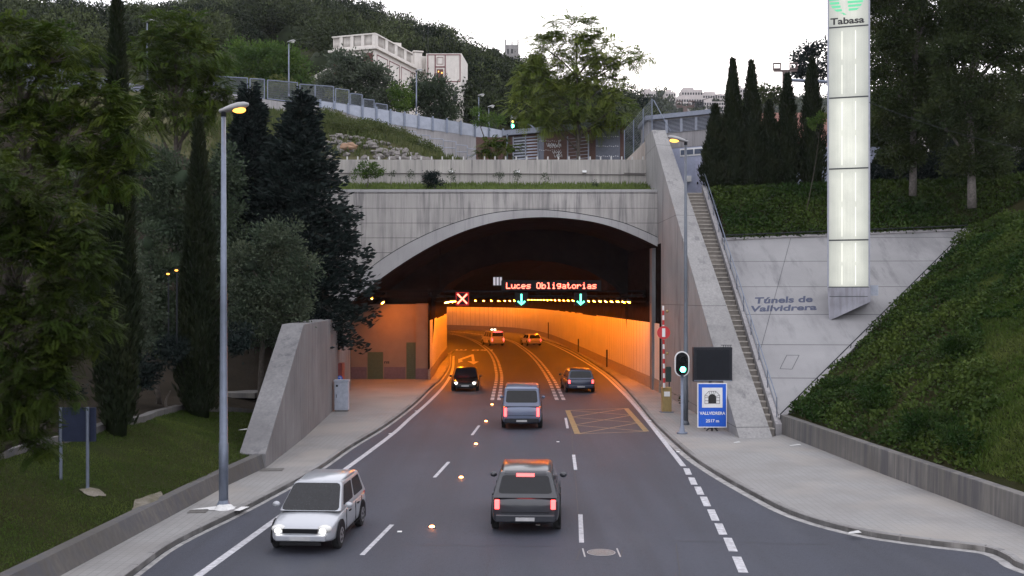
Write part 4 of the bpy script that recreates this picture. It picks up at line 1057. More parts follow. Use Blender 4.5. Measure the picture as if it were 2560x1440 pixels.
# ================================================================== VEHICLES (at rest)
def car(loc, rz, label, kind, paint, L=4.1, W=1.75, Ht=1.48, heads=False, tails=True, cat='car', brake=None, taxi=False):
    e = empty('parked_van' if False else ('van' if cat == 'van' else 'car'), loc, label, cat, None, rz)
    hw = W / 2; y0, y1 = -L / 2, L / 2
    van = kind == 'van'
    belt = Ht * (.60 if not van else .56); hood = Ht * (.55 if not van else .58)
    def sec(y, w_, b, t, sh=.9):
        h = t - b
        pts = [(-w_ * .90, b), (-w_ * .985, b + h * .18), (-w_, b + h * .55), (-w_ * .975, b + h * .84), (-w_ * sh, t), (w_ * sh, t), (w_ * .975, b + h * .84), (w_, b + h * .55), (w_ * .985, b + h * .18), (w_ * .90, b)]
        return [Vector((x, y, z)) for x, z in pts]
    secs = [sec(y0, hw * .86, .34, belt * .90), sec(y0 + .10, hw * .95, .25, belt * .985), sec(y0 + .5, hw, .21, belt), sec(-.2, hw, .2, belt), sec(y1 * .42, hw, .2, belt * .985), sec(y1 * .62, hw * .99, .2, hood * 1.0), sec(y1 - .35, hw * .95, .22, hood * .9), sec(y1 - .08, hw * .86, .26, hood * .78), sec(y1, hw * .72, .34, hood * .66)]
    m = MB(); m.loft(secs); body = m.build('body', paint, e, True)
    b = body.modifiers.new('sub', 'SUBSURF'); b.levels = 1; b.render_levels = 2
    # glasshouse
    yb0, yb1 = y0 + .08, y1 * (.56 if not van else .66)
    yt0, yt1 = (y0 + .16, y1 * .30) if van else ((y0 + .36, y1 * .14) if kind != 'sedan' else (y0 + 1.0, y1 * .08))
    if kind == 'sedan': yb0 = y0 + .55
    wb, wt = hw * .93, hw * (.84 if van else .74)
    zb_, zt_ = belt - .03, Ht - .05
    c = [(-wb, yb0, zb_), (wb, yb0, zb_), (wb, yb1, zb_), (-wb, yb1, zb_), (-wt, yt0, zt_), (wt, yt0, zt_), (wt, yt1, zt_), (-wt, yt1, zt_)]
    c = [Vector(q) for q in c]
    m = MB(); m.add(c, [[0, 1, 5, 4], [1, 2, 6, 5], [2, 3, 7, 6], [3, 0, 4, 7], [4, 5, 6, 7]]); cabin = m.build('cabin', paint, e, bevel=.07, seg=3)
    ym = (yt0 + yt1) / 2; m = MB(); secs = []
    for y, w_, z in ((yt0 - .03, wt * .86, zt_ - .03), (yt0 + .12, wt * .97, zt_ + .02), (ym, wt * .99, Ht), (yt1 - .12, wt * .95, zt_ + .02), (yt1 + .02, wt * .84, zt_ - .03)):
        secs.append([Vector((-w_, y, z - .05)), Vector((-w_ * .88, y, z)), Vector((w_ * .88, y, z)), Vector((w_, y, z - .05))])
    m.loft(secs); m.build('roof', paint, e, True)
    cen = sum(c, Vector()) / 8
    def pane(i0, i1, i2, i3, u0, u1, v0, v1):
        q = lambda u, v: c[i0].lerp(c[i1], u).lerp(c[i3].lerp(c[i2], u), v)
        du, dv = (u1 - u0) * .07, (v1 - v0) * .12
        P4 = [q(u0 + du, v0), q(u1 - du, v0), q(u1 - du * .3, v0 + dv * .3), q(u1, v0 + dv), q(u1, v1 - dv), q(u1 - du * .3, v1 - dv * .3), q(u1 - du, v1), q(u0 + du, v1), q(u0 + du * .3, v1 - dv * .3), q(u0, v1 - dv), q(u0, v0 + dv), q(u0 + du * .3, v0 + dv * .3)]
        n_ = (q(u1, v0) - q(u0, v0)).cross(q(u0, v1) - q(u0, v0)).normalized()
        if n_.dot(P4[0] - cen) < 0: n_ = -n_
        m = MB(); m.prismv([p + n_ * .001 for p in P4], n_ * .005); return m.build('window', GLASSD, e)
    pane(0, 1, 5, 4, .07, .93, .16 if not van else .2, .86)          # rear
    pane(2, 3, 7, 6, .025, .975, .02, .95)                            # windscreen
    for i4 in ((1, 2, 6, 5), (3, 0, 4, 7)):
        sp_ = ((.10, .47), (.52, .90)) if not van else ((.06, .34), (.38, .64), (.68, .92))
        for u0, u1 in sp_:
            if i4[0] == 3: u0, u1 = 1 - u1, 1 - u0
            pane(*i4, u0, u1, .12, .84)
    # wheels
    r = .31 if not van else .33
    for sx in (-1, 1):
        for yy in (y0 + L * .19, y1 - L * .19):
            m = MB(); xx = sx * (hw - .10)
            m.tube([(xx - .10, yy, r), (xx - .085, yy, r), (xx + sx * .02 + .085, yy, r), (xx + sx * .02 + .105, yy, r)], [r * .88, r, r, r * .88], 20); wh = m.build('wheel', RUBBER, e, True)
            m = MB(); xa = sx * (hw - .03)
            m.prismv([(xa, yy + (r + .07) * math.cos(a), r + (r + .07) * math.sin(a)) for a in np.linspace(-.35, math.pi + .35, 18)], (sx * .036, 0, 0)); m.build('wheel_arch', BLACK, e)
            m = MB(); m.disc((sx * (hw + .005), yy, r), r * .62, (sx, 0, 0), .006, 16); rm_ = m.build('rim', RIM, wh); m = MB()
            for k in range(5): a_ = k * 1.2566 + .4; m.disc((sx * (hw + .012), yy + r * .38 * math.cos(a_), r + r * .38 * math.sin(a_)), r * .13, (sx, 0, 0), .003, 8)
            m.disc((sx * (hw + .012), yy, r), r * .1, (sx, 0, 0), .003, 8); wh2 = m.build('rim_openings', BLACK, wh); wh2['kind'] = 'stuff'
    # shut lines of doors, tailgate and bonnet
    m = MB()
    for sx in (-1, 1):
        for yy in ((yb1 - .45, lerp(yb0, yb1, .50), yb0 + .75) if not van else (yb1 - .5, lerp(yb0, yb1, .66), lerp(yb0, yb1, .3))):
            m.box((sx * (hw - .004), yy, belt * .62), (.014, .014, belt * .62))
        m.box((sx * (hw - .004), lerp(yb0, yb1, .5), belt * .31), (.014, (yb1 - yb0) * .72, .014))
        for yy in (lerp(yb0, yb1, .40), lerp(yb0, yb1, .72)): m.box((sx * (hw + .002), yy, belt * .82), (.03, .16, .03))
    m.box((0, y0 + .012, belt * .60), (hw * 1.35, .02, .016)); m.box((0, y0 - .005, belt * .42), (hw * 1.5, .03, .05))
    m.build('shut_lines', BLACK, e)['kind'] = 'stuff'
    # bumpers, plates, lamps
    m = MB(); m.bx(-hw * .84, hw * .84, y0 - .035, y0 + .08, .33, .52); m.build('bumper', paint if cat != 'van' else DARKGREY, e, bevel=.03)
    m = MB(); m.bx(-.24, .24, y0 - .048, y0 - .037, .365, .455); m.build('number_plate', PLATE, e)
    m = MB(); m.bx(-hw * .74, hw * .74, y1 - .10, y1 + .03, .31, .47); m.build('bumper', paint, e, bevel=.04, seg=3); m = MB(); m.bx(-hw * .60, hw * .60, y1 - .08, y1 + .012, .215, .305); m.build('air_intake', BLACK, e)
    if heads:
        m = MB(); m.bx(-.24, .24, y1 + .031, y1 + .04, .335, .425); m.build('number_plate', PLATE, e)
        m = MB(); m.bx(-.42, .42, y1 - .03, y1 + .022, .50, .60); m.build('grille', BLACK, e)
    for s_ in (-1, 1):
        m = MB(); zt2 = belt * .95; lo = belt * (.62 if not van else .5)
        m.bx(s_ * hw * .80 - .06, s_ * hw * .80 + .06, y0 - .02, y0 + .12, lo + .06, zt2 - .03); m.build('tail_lamp', EM_TAIL if tails else RED, e, bevel=.02)
        m = MB(); m.ball((s_ * hw * .68, y1 - .13, hood * .72), (.17, .15, .10), 12, 8); hl_ = m.build('headlamp', m_lens, e, True)
        if heads: m = MB(); m.ball((s_ * hw * .66, y1 - .045, hood * .70), (.085, .08, .07), 10, 8); m.build('headlamp_bulb', EM_HEAD, hl_, True)
        m = MB(); m.ball((s_ * (hw + .09), yb1 - .28, belt + .07), (.10, .06, .075), 8, 6); m.build('mirror', paint, e, True)
    if brake:
        z, w_ = brake; m = MB(); m.bx(-w_ / 2, w_ / 2, (yt0 if not van else yb0) - .06, (yt0 if not van else yb0) + .02, z - .05, z + .05); m.build('brake_light', EM_TAIL, e)
    if taxi:
        m = MB(); m.bx(-.4, .4, -.3, -.12, Ht + .005, Ht + .2); rs = m.build('roof_sign', DARKGREY, e, bevel=.02)
        m = MB(); m.bx(-.33, -.07, -.31, -.301, Ht + .04, Ht + .17); m.bx(.07, .33, -.31, -.301, Ht + .04, Ht + .17); m.build('sign_light', m_emit("sign_white_glow", (1, .9, .7), 3), rs)
    return e
def paint(name, col, rough=.28, metal=.25):
    t = NT(name); b = t.bsdf(col, rough, metal, .5); b.inputs['Coat Weight'].default_value = .5; b.inputs['Coat Roughness'].default_value = .08; return t.m
PW = paint("pale_silver_car_paint", (.36, .375, .41)); PD = paint("dark_grey_car_paint", (.035, .037, .045)); PB = paint("slate_blue_van_paint", (.12, .145, .22)); PN = paint("navy_car_paint", (.03, .04, .075)); PK = paint("black_car_paint", (.012, .012, .014)); PC = paint("cream_car_paint", (.45, .42, .38))
def head(p, q): d = q - p; return math.atan2(-d.x, d.y)
def place(c, rz, L, front):
    """centre of a car whose nose (front=True) or tail is at c"""
    f = Vector((-math.sin(rz), math.cos(rz), 0)); return c - f * (L / 2 if front else -L / 2)
L_ = 3.9; rz = head(Vector((-5.0, 28.4, 0)), Vector((-5.55, 20, 0))); car(place(Vector((-4.95, 24.3, 0)), rz, L_, True), rz, 'pale silver small car with headlights on, coming towards the camera', 'hatch', PW, L_, 1.62, 1.47, True, False)
L_ = 4.2; rz = head(Vector((-.05, 20, 0)), Vector((.62, 35, 0))); car(place(Vector((.33, 26.3, 0)), rz, L_, False), rz, 'dark grey car nearest the camera with bright red tail lamps', 'hatch', PD, L_, 1.78, 1.60, False, True, brake=(1.46, .46))
L_ = 4.6; rz = head(Vector((.45, 44, 0)), Vector((.6, 52, 0))); car(place(Vector((.44, 47.3, 0)), rz, L_, False), rz, 'slate blue van with red tail lamps in the middle lane before the portal', 'van', PB, L_, 1.86, 1.95, False, True, cat='van')
L_ = 4.3; rz = R(3); car(place(Vector((4.35, 65.5, 0)), rz, L_, False), rz, 'navy car with red tail lamps entering the tunnel by the right wall', 'hatch', PN, L_, 1.85, 1.5, False, True)
L_ = 4.2; rz = R(181); car(place(Vector((-3.0, 66.5, 0)), rz, L_, True), rz, 'black car with white headlights leaving the tunnel', 'sedan', PK, L_, 1.75, 1.44, True, False)
L_ = 4.6; rz = R(18); car(place(Vector((-1.75, 130, 0)), rz, L_, False), rz, 'cream taxi with a roof sign deep inside the tunnel', 'van', PC, L_, 1.85, 1.9, False, True, cat='taxi', brake=(1.75, 1.1), taxi=True)
L_ = 4.3; rz = R(14); car(place(Vector((2.9, 130, 0)), rz, L_, False), rz, 'cream car with red tail lamps deep in the tunnel beside the right wall', 'hatch', PC, L_, 1.8, 1.5, False, True)
# ================================================================== UPPER LEVEL BEHIND THE PORTAL
def zterr(x, y):
    px = CX + x / y * F; yw = float(np.interp(px, [300, 480, 565, 700, 830, 950, 1080, 1190, 1260], [86, 90, 91, 93, 95, 98, 102, 106, 108.5]))
    zf = float(np.interp(px, [300, 480, 623, 800, 900, 1000, 1100, 1160, 1185], [23.5, 23.2, 22.6, 22.5, 21.8, 21.0, 19.0, 16.5, ZU - .1]))
    s_ = min(1, max(0, (y - 71.5) / (yw - 71.5)))
    z = lerp(ZU - .1, zf, s_ ** .85) + 1.0 * sstep(72, 75.5, y) * min(1, max(0, (1080 - px) / 120)) * (1 - s_)
    return z + .15 * pnoise(Vector((x * .35, y * .35, 3)))
GRASSD = m_soil("slope_grass_ground", (.055, .06, .028), (.085, .08, .045), .5, 5)
heightfield('slope', list(np.arange(-62, -6, 1.6)) + list(np.arange(-6, 9.4, 1.1)), [71.45, 72, 72.7, 73.5, 74.5, 76, 78, 80, 82.5, 85, 88, 91, 94, 97, 101, 106, 112, 120], zterr, GRASSD)
heightfield('yard', [9.5, 12, 16, 22, 30, 45, 70], [69, 75, 82, 95, 120, 170, 240], lambda x, y: 12.6 if y < 72 else 12.6 + (y - 72) * .03, m_soil("yard_gravel", (.14, .13, .13), (.10, .10, .10), .3, 5))

# ---- ventilation building with louvres and scrawls
def vy(px): return 84 + (px - 1258) * (80.7 - 84) / 182.0
vb = empty('vent_building', P(1400, 399, 82), 'low ventilation building with louvres and white scrawls above the portal', 'building'); BO2 = vb.location.copy()
def vface(px0, px1, z0, z1, d0, d1, name, mat, par=None, mb=None):
    m = mb or MB(BO2); a = P(px0, 0, vy(px0)); c = P(px1, 0, vy(px1))
    m.prismv([(a.x, a.y + d0, z0), (c.x, c.y + d0, z0), (c.x, c.y + d0, z1), (a.x, a.y + d0, z1)], (0, d1 - d0, 0))
    return m if mb else m.build(name, mat, par or vb)
vz0, vz1 = ZU - .6, 19.05
vface(1262, 1562, vz0, vz1, .05, 5, 'wall', BRICK)
m = MB(BO2); a, c = P(1256, 0, vy(1256)), P(1566, 0, vy(1566)); m.prismv([(a.x, a.y - .35, vz1 + .004), (c.x, c.y - .35, vz1 + .004), (c.x, c.y + 5.5, vz1 + .004), (a.x, a.y + 5.5, vz1 + .004)], (0, 0, .42)); m.build('roof', ROOFM, vb)
def louvre(px0, px1, z0, z1, fn, par, org, n, name='louvre', split=None):
    a, c = fn(px0), fn(px1); m = MB(org)
    m.prismv([(a.x, a.y, z0), (c.x, c.y, z0), (c.x, c.y, z1), (a.x, a.y, z1)], (0, .03, 0)); bk = m.build(name, LOUV_D, par)
    m = MB(org); h = (z1 - z0) / n
    for k in range(n):
        z = z0 + (k + .5) * h
        m.prismv([(a.x, a.y - .05, z - h * .28), (c.x, c.y - .05, z - h * .28), (c.x, c.y - .01, z + h * .16), (a.x, a.y - .01, z + h * .16)], (0, .012, 0))
    m.build('slats', LOUV, bk)
    for t in [0, 1] + (split or []):
        m = MB(org); q = a.lerp(c, t); m.bx(q.x - .05, q.x + .05, q.y - .08, q.y + .02, z0, z1); m.build('louvre_post', LOUV, bk)
    return bk
vf = lambda px: P(px, 0, vy(px))
louvre(1283, 1345, vz0, vz1 - .1, vf, vb, BO2, 17, split=[.5]); louvre(1419, 1471, vz0, vz1 - .45, vf, vb, BO2, 14, split=[.45])
DOORG = m_plain("grey_steel_door", (.12, .13, .17), .5, .2, var=.15)
dp = vface(1347, 1406, vz0, vz1 - .1, -.03, .045, 'steel_panel', DOORG); vface(1489, 1550, vz0, vz1 - .1, -.03, .045, 'steel_panel', DOORG)
m = MB(BO2); r_ = random.Random(5)
def scrawl(m, px0, px1, py, hpx, n, d=-.05):
    pts = []
    for k in range(n):
        px = lerp(px0, px1, k / (n - 1)) + r_.uniform(-1.4, 1.4); Yv2 = vy(px)
        pts.append(P(px, py + (hpx if k % 2 else -hpx) * r_.uniform(.4, 1), Yv2) + Vector((0, d, 0)))
    m.tube(smooth_line(pts, 5), .022, 4)
scrawl(m, 1366, 1404, 362, 5, 14); scrawl(m, 1372, 1402, 366, 4, 11); scrawl(m, 1381, 1405, 381, 4.5, 9); scrawl(m, 1386, 1406, 390, 4, 8)
q = [P(1401 + 4 * math.cos(a), 357 + 7 * math.sin(a), vy(1401)) + Vector((0, -.05, 0)) for a in np.linspace(0, 6.28, 14)]; m.tube(q, .03, 4)
q = [P(1398 + 5 * math.cos(a), 391 + 5 * math.sin(a), vy(1398)) + Vector((0, -.05, 0)) for a in np.linspace(0, 6.28, 14)]; m.tube(q, .03, 4)
for x_, y_ in ((1347, 352), (1347, 375), (1490, 341), (1490, 365), (1490, 390)):
    for k in range(11): 
        px = x_ + 3 + k * 5.2; p = P(px, y_ + (k % 3) * .7, vy(px)); m.bx(p.x - .05, p.x + .05, p.y - .04, p.y - .033, p.z - .03, p.z + .03)
m.build('graffiti', m_plain("spray_paint_white", (.6, .62, .66), .6), vb)['kind'] = 'stuff'
m = MB(BO2); a = P(1190, 341, 83.2); c = P(1268, 399, 83.2); m.bx(a.x, c.x, 83.2, 83.5, ZU - .5, P(0, 343, 83.2).z); m.build('side_wall', BRICK, vb)
m = MB(BO2); p = P(1268, 0, 83); m.tube([(p.x, p.y - .3, ZU), (p.x, p.y - .3, vz1)], .07, 8); m.build('downpipe', STEEL, vb)

# ---- service building beside the stairs head
def sy(px): return 72 + (min(px, 1780) - 1640) * (69.8 - 72) / 140.0
sf = lambda px: P(px, 0, sy(px)); svb = empty('service_building', P(1730, 480, 70.5), 'lavender grey service building with a louvred top at the head of the stairs', 'building'); SB = svb.location.copy()
def sface(px0, px1, z0, z1, d0, d1, name, mat, par=None):
    m = MB(SB); a, c = sf(px0), sf(px1)
    m.prismv([(a.x, a.y + d0, z0), (c.x, c.y + d0, z0), (c.x, c.y + d0, z1), (a.x, a.y + d0, z1)], (0, d1 - d0, 0)); return m.build(name, mat, par or svb)
ztop = 18.35; zl0 = 6 + (745 - 330) / F * 71; zc0 = 6 + (745 - 368) / F * 70.4; zw0 = 6 + (745 - 388) / F * 70.3
sface(1620, 1780, zl0 - 1.05, ztop, .05, 4, 'upper_wall', CONC_PALE)
for k in range(4): louvre(1630 + k * 37, 1630 + k * 37 + 35, zl0 + .02, ztop - .1, sf, svb, SB, 10)
m = MB(SB); a, c = sf(1612), sf(1782); m.prismv([(a.x, a.y - .25, ztop), (c.x, c.y - .25, ztop), (c.x, c.y + 4, ztop), (a.x, a.y + 4, ztop)], (0, 0, .3)); m.build('roof', ROOFM, svb)
sface(1660, 1782, 12.2, zl0 - 1.06, .05, 4, 'wall', BLDGLAV)
w1 = sface(1700, 1782, zw0, zc0 - .02, .0, .045, 'window_band', WHITE); 
for a_, b_ in ((1701.5, 1733), (1736, 1768)): sface(a_, b_, zw0 + .1, zc0 - .12, -.02, -.002, 'pane', m_plain("grey_blue_glass", (.10, .12, .17), .25), w1)
dd = sface(1739, 1764, 12.62, 6 + (745 - 392) / F * 70.2, .02, .045, 'door', m_plain("door_lavender", (.40, .42, .56), .6))
m = MB(SB); p = sf(1743); m.bx(p.x - .02, p.x + .06, p.y - .06, p.y + .019, 13.7, 13.85); m.build('door_handle', DARKGREY, dd)
m = MB(SB); p = sf(1721); m.bx(p.x - .18, p.x + .18, p.y - .15, p.y + .045, 13.9, 14.3); m.build('meter_box', WHITE, svb)
# long wall behind the cypresses
m = MB(); m.bx(P(1784, 0, 70.2).x, P(2200, 0, 70.2).x, 70.2, 70.6, 12, 16.2); tag(m.build('garden_wall', BLDGLAV), 'lavender grey wall behind the row of six cypresses', 'wall')
m = MB(); m.bx(P(1868, 0, 84).x, P(2110, 0, 84).x, 84, 84.4, 12, 6 + (745 - 282) / F * 84); tag(m.build('brick_wall', PINKBRICK), 'pinkish brick wall above the lavender wall behind the cypresses', 'wall')
m = MB(); a, c = P(2150, 0, 76), P(2700, 0, 72); m.prismv([(a.x, a.y, 12), (c.x, c.y, 12), (c.x, c.y, 17.2), (a.x, a.y, 16.2)], (0, .5, 0)); tag(m.build('garden_wall', m_concrete("old_wall", c1=(.30, .28, .28), c2=(.2, .19, .19), st=.6)), 'rough grey wall behind the tall trees on the far right', 'wall')
hs2 = empty('house', P(2420, 330, 95), 'whitish house glimpsed through the tall trees on the right', 'house'); HO2 = hs2.location.copy()
a, c = P(2300, 175, 95), P(2620, 175, 95)
m = MB(HO2); m.bx(a.x, c.x, 95, 103, 12, 6 + (745 - 185) / F * 95); m.build('wall', HOUSEW, hs2)
for px in (2330, 2400, 2470, 2530):
    for py in (215, 290):
        q = P(px, py, 95); m = MB(HO2); m.bx(q.x - .5, q.x + .5, 94.96, 95.02, q.z - .8, q.z + .8); m.build('window', GLASSD, hs2)

# ---- fences
def mesh_panel(m, a, b, h, nx, nz, r=.012):
    for k in range(nx + 1): p = a.lerp(b, k / nx); m.tube([p, p + Vector((0, 0, h))], r, 3, False)
    for k in range(nz + 1): d = Vector((0, 0, h * k / nz)); m.tube([a + d, b + d], r, 3, False)
cf = empty('chain_fence', P(1600, 390, 71.9), 'tall chain-link fence stepping up to the wing wall top', 'fence'); CO = cf.location.copy()
posts = [(1561, 325, 399), (1584, 300, 385), (1608, 272, 363), (1630, 247, 336)]
for (a, b) in zip(posts, posts[1:]):
    A0, A1, B0, B1 = P(a[0], a[2], 71.9), P(a[0], a[1], 71.9), P(b[0], b[2], 71.9), P(b[0], b[1], 71.9); m = MB(CO)
    for k in range(1, 9): m.tube([A0.lerp(B0, k / 9), A1.lerp(B1, k / 9)], .006, 3, False)
    for k in range(0, 15): m.tube([A0.lerp(A1, k / 14), B0.lerp(B1, k / 14)], .006, 3, False)
    m.build('mesh_panel', WIRE, cf)
for px, t_, b_ in posts: m = MB(CO); m.tube([P(px, b_, 71.9), P(px, t_, 71.9)], .035, 6); m.build('post', STEEL, cf)
m = MB(CO); m.tube([P(1634, 250, 71.8), P(1676, 328, 70.5)], .03, 6); m.build('stay_pole', STEEL, cf)

def z3(x, y): return 560 + .2737 * x, 60 + .2737 * y
def yr(px): return float(np.interp(px, [300, 480, 565, 700, 830, 950, 1080, 1190, 1260], [86, 90, 91, 93, 95, 98, 102, 106, 108.5]))
wt_px = [(470, 222), (560, 231), (623, 242), (713, 256), (793, 264), (847, 271), (902, 293), (970, 306), (1025, 314.5), (1094, 324), (1190, 338), (1262, 350)]
wtop = [P(x, y, yr(x)) for x, y in wt_px]
m = MB(); wallstrip(m, wtop, 0, -.4, 14.0); tag(m.build('ramp_wall', CONC_PALE), 'long pale concrete wall below the sloping ramp fence', 'wall')
pf_px = [(801, 250), (880, 261), (954, 271), (1022, 283), (1088, 294), (1151, 303), (1255, 324)]
def interp_px(tab, px): return float(np.interp(px, [t[0] for t in tab], [t[1] for t in tab]))
rf = empty('panel_fence', P(1000, 300, 99), 'blue grey solid panel fence running down the ramp wall', 'fence'); RO = rf.location.copy()
pxs = list(np.linspace(801, 1258, 14))
for a, b in zip(pxs, pxs[1:]):
    q = [P(a, interp_px(wt_px, a) + 3, yr(a) - .05), P(b, interp_px(wt_px, b) + 3, yr(b) - .05), P(b, interp_px(pf_px, b) + 2, yr(b) - .05), P(a, interp_px(pf_px, a) + 2, yr(a) - .05)]
    m = MB(RO); m.prismv(q, (0, .05, 0)); m.build('panel', FENCEP, rf)
for a in pxs: m = MB(RO); p, t_ = P(a, interp_px(wt_px, a) + 5, yr(a) - .1), P(a, interp_px(pf_px, a) - 2, yr(a) - .1); m.bx(p.x - .09, p.x + .09, p.y - .09, p.y + .04, p.z, t_.z); m.build('post', STEEL, rf)
wf = empty('mesh_fence', P(700, 245, 93), 'wire mesh fence in tall galvanised frames along the ramp', 'fence'); WO = wf.location.copy()
for x0_, y0_, x1_, y1_, yb0_, yb1_ in ((-90, 478, 215, 495, 622, 662), (238, 500, 370, 507, 664, 682), (398, 513, 672, 537, 684, 715), (693, 550, 832, 560, 715, 740), (834, 560, 1002, 573, 700, 735), (1020, 590, 1142, 605, 720, 745), (1155, 635, 1262, 646, 735, 760), (1275, 685, 1372, 697, 760, 790), (1385, 725, 1492, 741, 790, 810)):
    pa_ = z3(x0_, y0_); pb_ = z3(x1_, y1_); pc_ = z3(x1_, yb1_); pd_ = z3(x0_, yb0_)
    ya, yb_ = yr(pa_[0]) + .3, yr(pb_[0]) + .3
    A1, B1, B0, A0 = P(*pa_, ya), P(*pb_, yb_), P(*pc_, yb_), P(*pd_, ya)
    m = MB(WO)
    for u, v in ((A0, A1), (B0, B1), (A1, B1), (A0, B0)): m.tube([u, v], .055, 5)
    fr_ = m.build('frame', STEEL, wf); m = MB(WO); nx = max(6, int((pb_[0] - pa_[0]) / 2.4))
    for k in range(1, nx): m.tube([A0.lerp(B0, k / nx), A1.lerp(B1, k / nx)], .011, 3, False)
    for k in range(1, 8): m.tube([A0.lerp(A1, k / 8), B0.lerp(B1, k / 8)], .011, 3, False)
    m.build('wire_mesh', WIRE, fr_)
sr = empty('stair_rail', P(1060, 350, 90), 'stepped blue grey railing in front of the pale ramp wall', 'railing'); SR = sr.location.copy()
stp = [(936, 303, 938), (972, 318, 970), (1005, 328, 1000), (1040, 337, 1040), (1075, 346, 1070), (1108, 352, 1105), (1140, 362, 1140), (1168, 371, 1165), (1190, 378, 1190)]
for (a, ya, _), (b, yb_, _) in zip(stp, stp[1:]):
    A, B = P(a, ya, 91), P(b, ya + 2, 91); m = MB(SR); dn = Vector((0, 0, -1.3))
    for u, v in ((A, B), (A + dn * .45, B + dn * .45), (A, A + dn), (B, B + dn)): m.tube([u, v], .035, 5)
    m.build('rail_section', FENCEP, sr)
nb = [P(-60, 118, 84), P(120, 165, 85), P(310, 205, 86), (P(360, 214, 87))]
m = MB(); wallstrip(m, nb, 0, -.3, 14); tag(m.build('barrier_wall', m_concrete("barrier_panel", c1=(.22, .235, .29), c2=(.17, .18, .23), st=.3, board=False, zj=(14, 2.4), jw=.06)), 'tall bluish panel wall seen through the trees on the upper left', 'wall')
# ---- small distant traffic light on a curved mast
b = P(1335, 325, 109); dl = empty('traffic_light', b, 'small distant green traffic light on a curved mast arm above the ramp', 'traffic light')
m = MB(b); m.tube(smooth_line([P(1337, 335, 109), P(1334, 320, 109), P(1318, 310, 109), P(1290, 306, 109)], 5), .07, 6); m.build('mast', STEEL, dl)
c = P(1281, 310, 109); m = MB(b); m.bx(c.x - .18, c.x + .18, c.y, c.y + .25, P(0, 319, 109).z, P(0, 300, 109).z); hd = m.build('signal_head', BLACK, dl)
m = MB(b); m.disc(P(1281, 315, 108.99), .2, (0, -1, 0), .02, 12); m.build('green_lens', EM_GRN_S, hd)
m = MB(b); m.disc(P(1282, 304, 108.99), .11, (0, -1, 0), .02, 12); m.build('amber_lens', EM_AMB, hd)

# ================================================================== CREAM HOUSE
hsx = empty('house', P(1000, 250, 125), 'cream villa with balustrade roof, dark red trim and a lit window', 'villa'); HO = hsx.location.copy()
Pc = P(938, 82, 120); ang = math.atan2(.324, .946)
uL = Vector((-.946, .324, 0)); uR = Vector((.324, .946, 0))       # along the left face, along the right face
ztp = Pc.z; zpar = ztp - 1.35; zcor = ztp - 1.9
def oface(o, u, l0, l1, z0, z1, out, th, name, mat, par=None, mb=None):
    """slab on a face: o corner, u direction, out = outward normal"""
    m = mb or MB(HO); a = o + u * l0 + out * th[0]; b_ = o + u * l1 + out * th[0]
    m.prismv([(a.x, a.y, z0), (b_.x, b_.y, z0), (b_.x, b_.y, z1), (a.x, a.y, z1)], out * (th[1] - th[0])); return m if mb else m.build(name, mat, par or hsx)
C0 = Vector((Pc.x, Pc.y, 0)); oL = Vector((-.324, -.946, 0)); oR = Vector((.946, -.324, 0))
def block(o, a, la, b, lb, z0, z1, name, mat, par=None):
    m = MB(HO); q = [o, o + a * la, o + a * la + b * lb, o + b * lb]; m.prism([(p.x, p.y) for p in q], z0, z1); return m.build(name, mat, par or hsx)
block(C0, uL, 5.6, uR, 13.8, 20, zcor, 'main_block', HOUSEW)
block(C0 + oL * .35 + oR * .35, uL, 6.3, uR, 14.5, zcor + .003, zcor + .25, 'cornice', HOUSEW)
block(C0, uL, 5.6, uR, 13.8, zcor + .254, zpar, 'parapet_base', HOUSEW)
def balus(u, o_, L, n, out):
    w_ = L / n; m = MB(HO); g_ = MB(HO)
    for k in range(n):
        oface(o_, u, k * w_, k * w_ + w_ * .28, zpar, ztp - .15, out, (-.25, .02), '', None, None, m)
        for j in range(6): p = o_ + u * (k * w_ + w_ * (.34 + .11 * j)) - out * .12; m.tube([(p.x, p.y, zpar), (p.x, p.y, zpar + .5), (p.x, p.y, ztp - .15)], [.035, .07, .035], 5, False)
    oface(o_, u, 0, L, ztp - .149, ztp, out, (-.3, .06), '', None, None, m)
    m.build('balustrade', HOUSEW, hsx)
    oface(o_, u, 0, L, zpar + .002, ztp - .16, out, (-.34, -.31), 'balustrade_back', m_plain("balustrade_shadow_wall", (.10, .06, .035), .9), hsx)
balus(uL, C0, 5.6, 4, oL); balus(uR, C0, 10.5, 4, oR)
# red trim and panels
def trim_frame(o, u, out, l0, l1, z0, z1, t=.09):
    m = MB(HO)
    for a, b, c, d in ((l0, l1, z1 - t, z1), (l0, l1, z0, z0 + t), (l0, l0 + t, z0 + t, z1 - t), (l1 - t, l1, z0 + t, z1 - t)): oface(o, u, a, b, c, d, out, (.004, .04), '', None, None, m)
    m.build('red_trim', HOUSER, hsx)
for k in range(4): trim_frame(C0, uR, oR, .4 + k * 3.3, .4 + k * 3.3 + 2.9, zcor - 3.4, zcor - .5)
for l0 in (.3, 4.2):
    oface(C0, uL, l0, l0 + 1.2, zcor - 3.0, zcor - .35, oL, (.004, .03), 'red_panel', HOUSER)
oface(C0, uL, 1.9, 3.7, zcor - 3.4, zcor - .6, oL, (.004, .03), 'window', GLASSD)
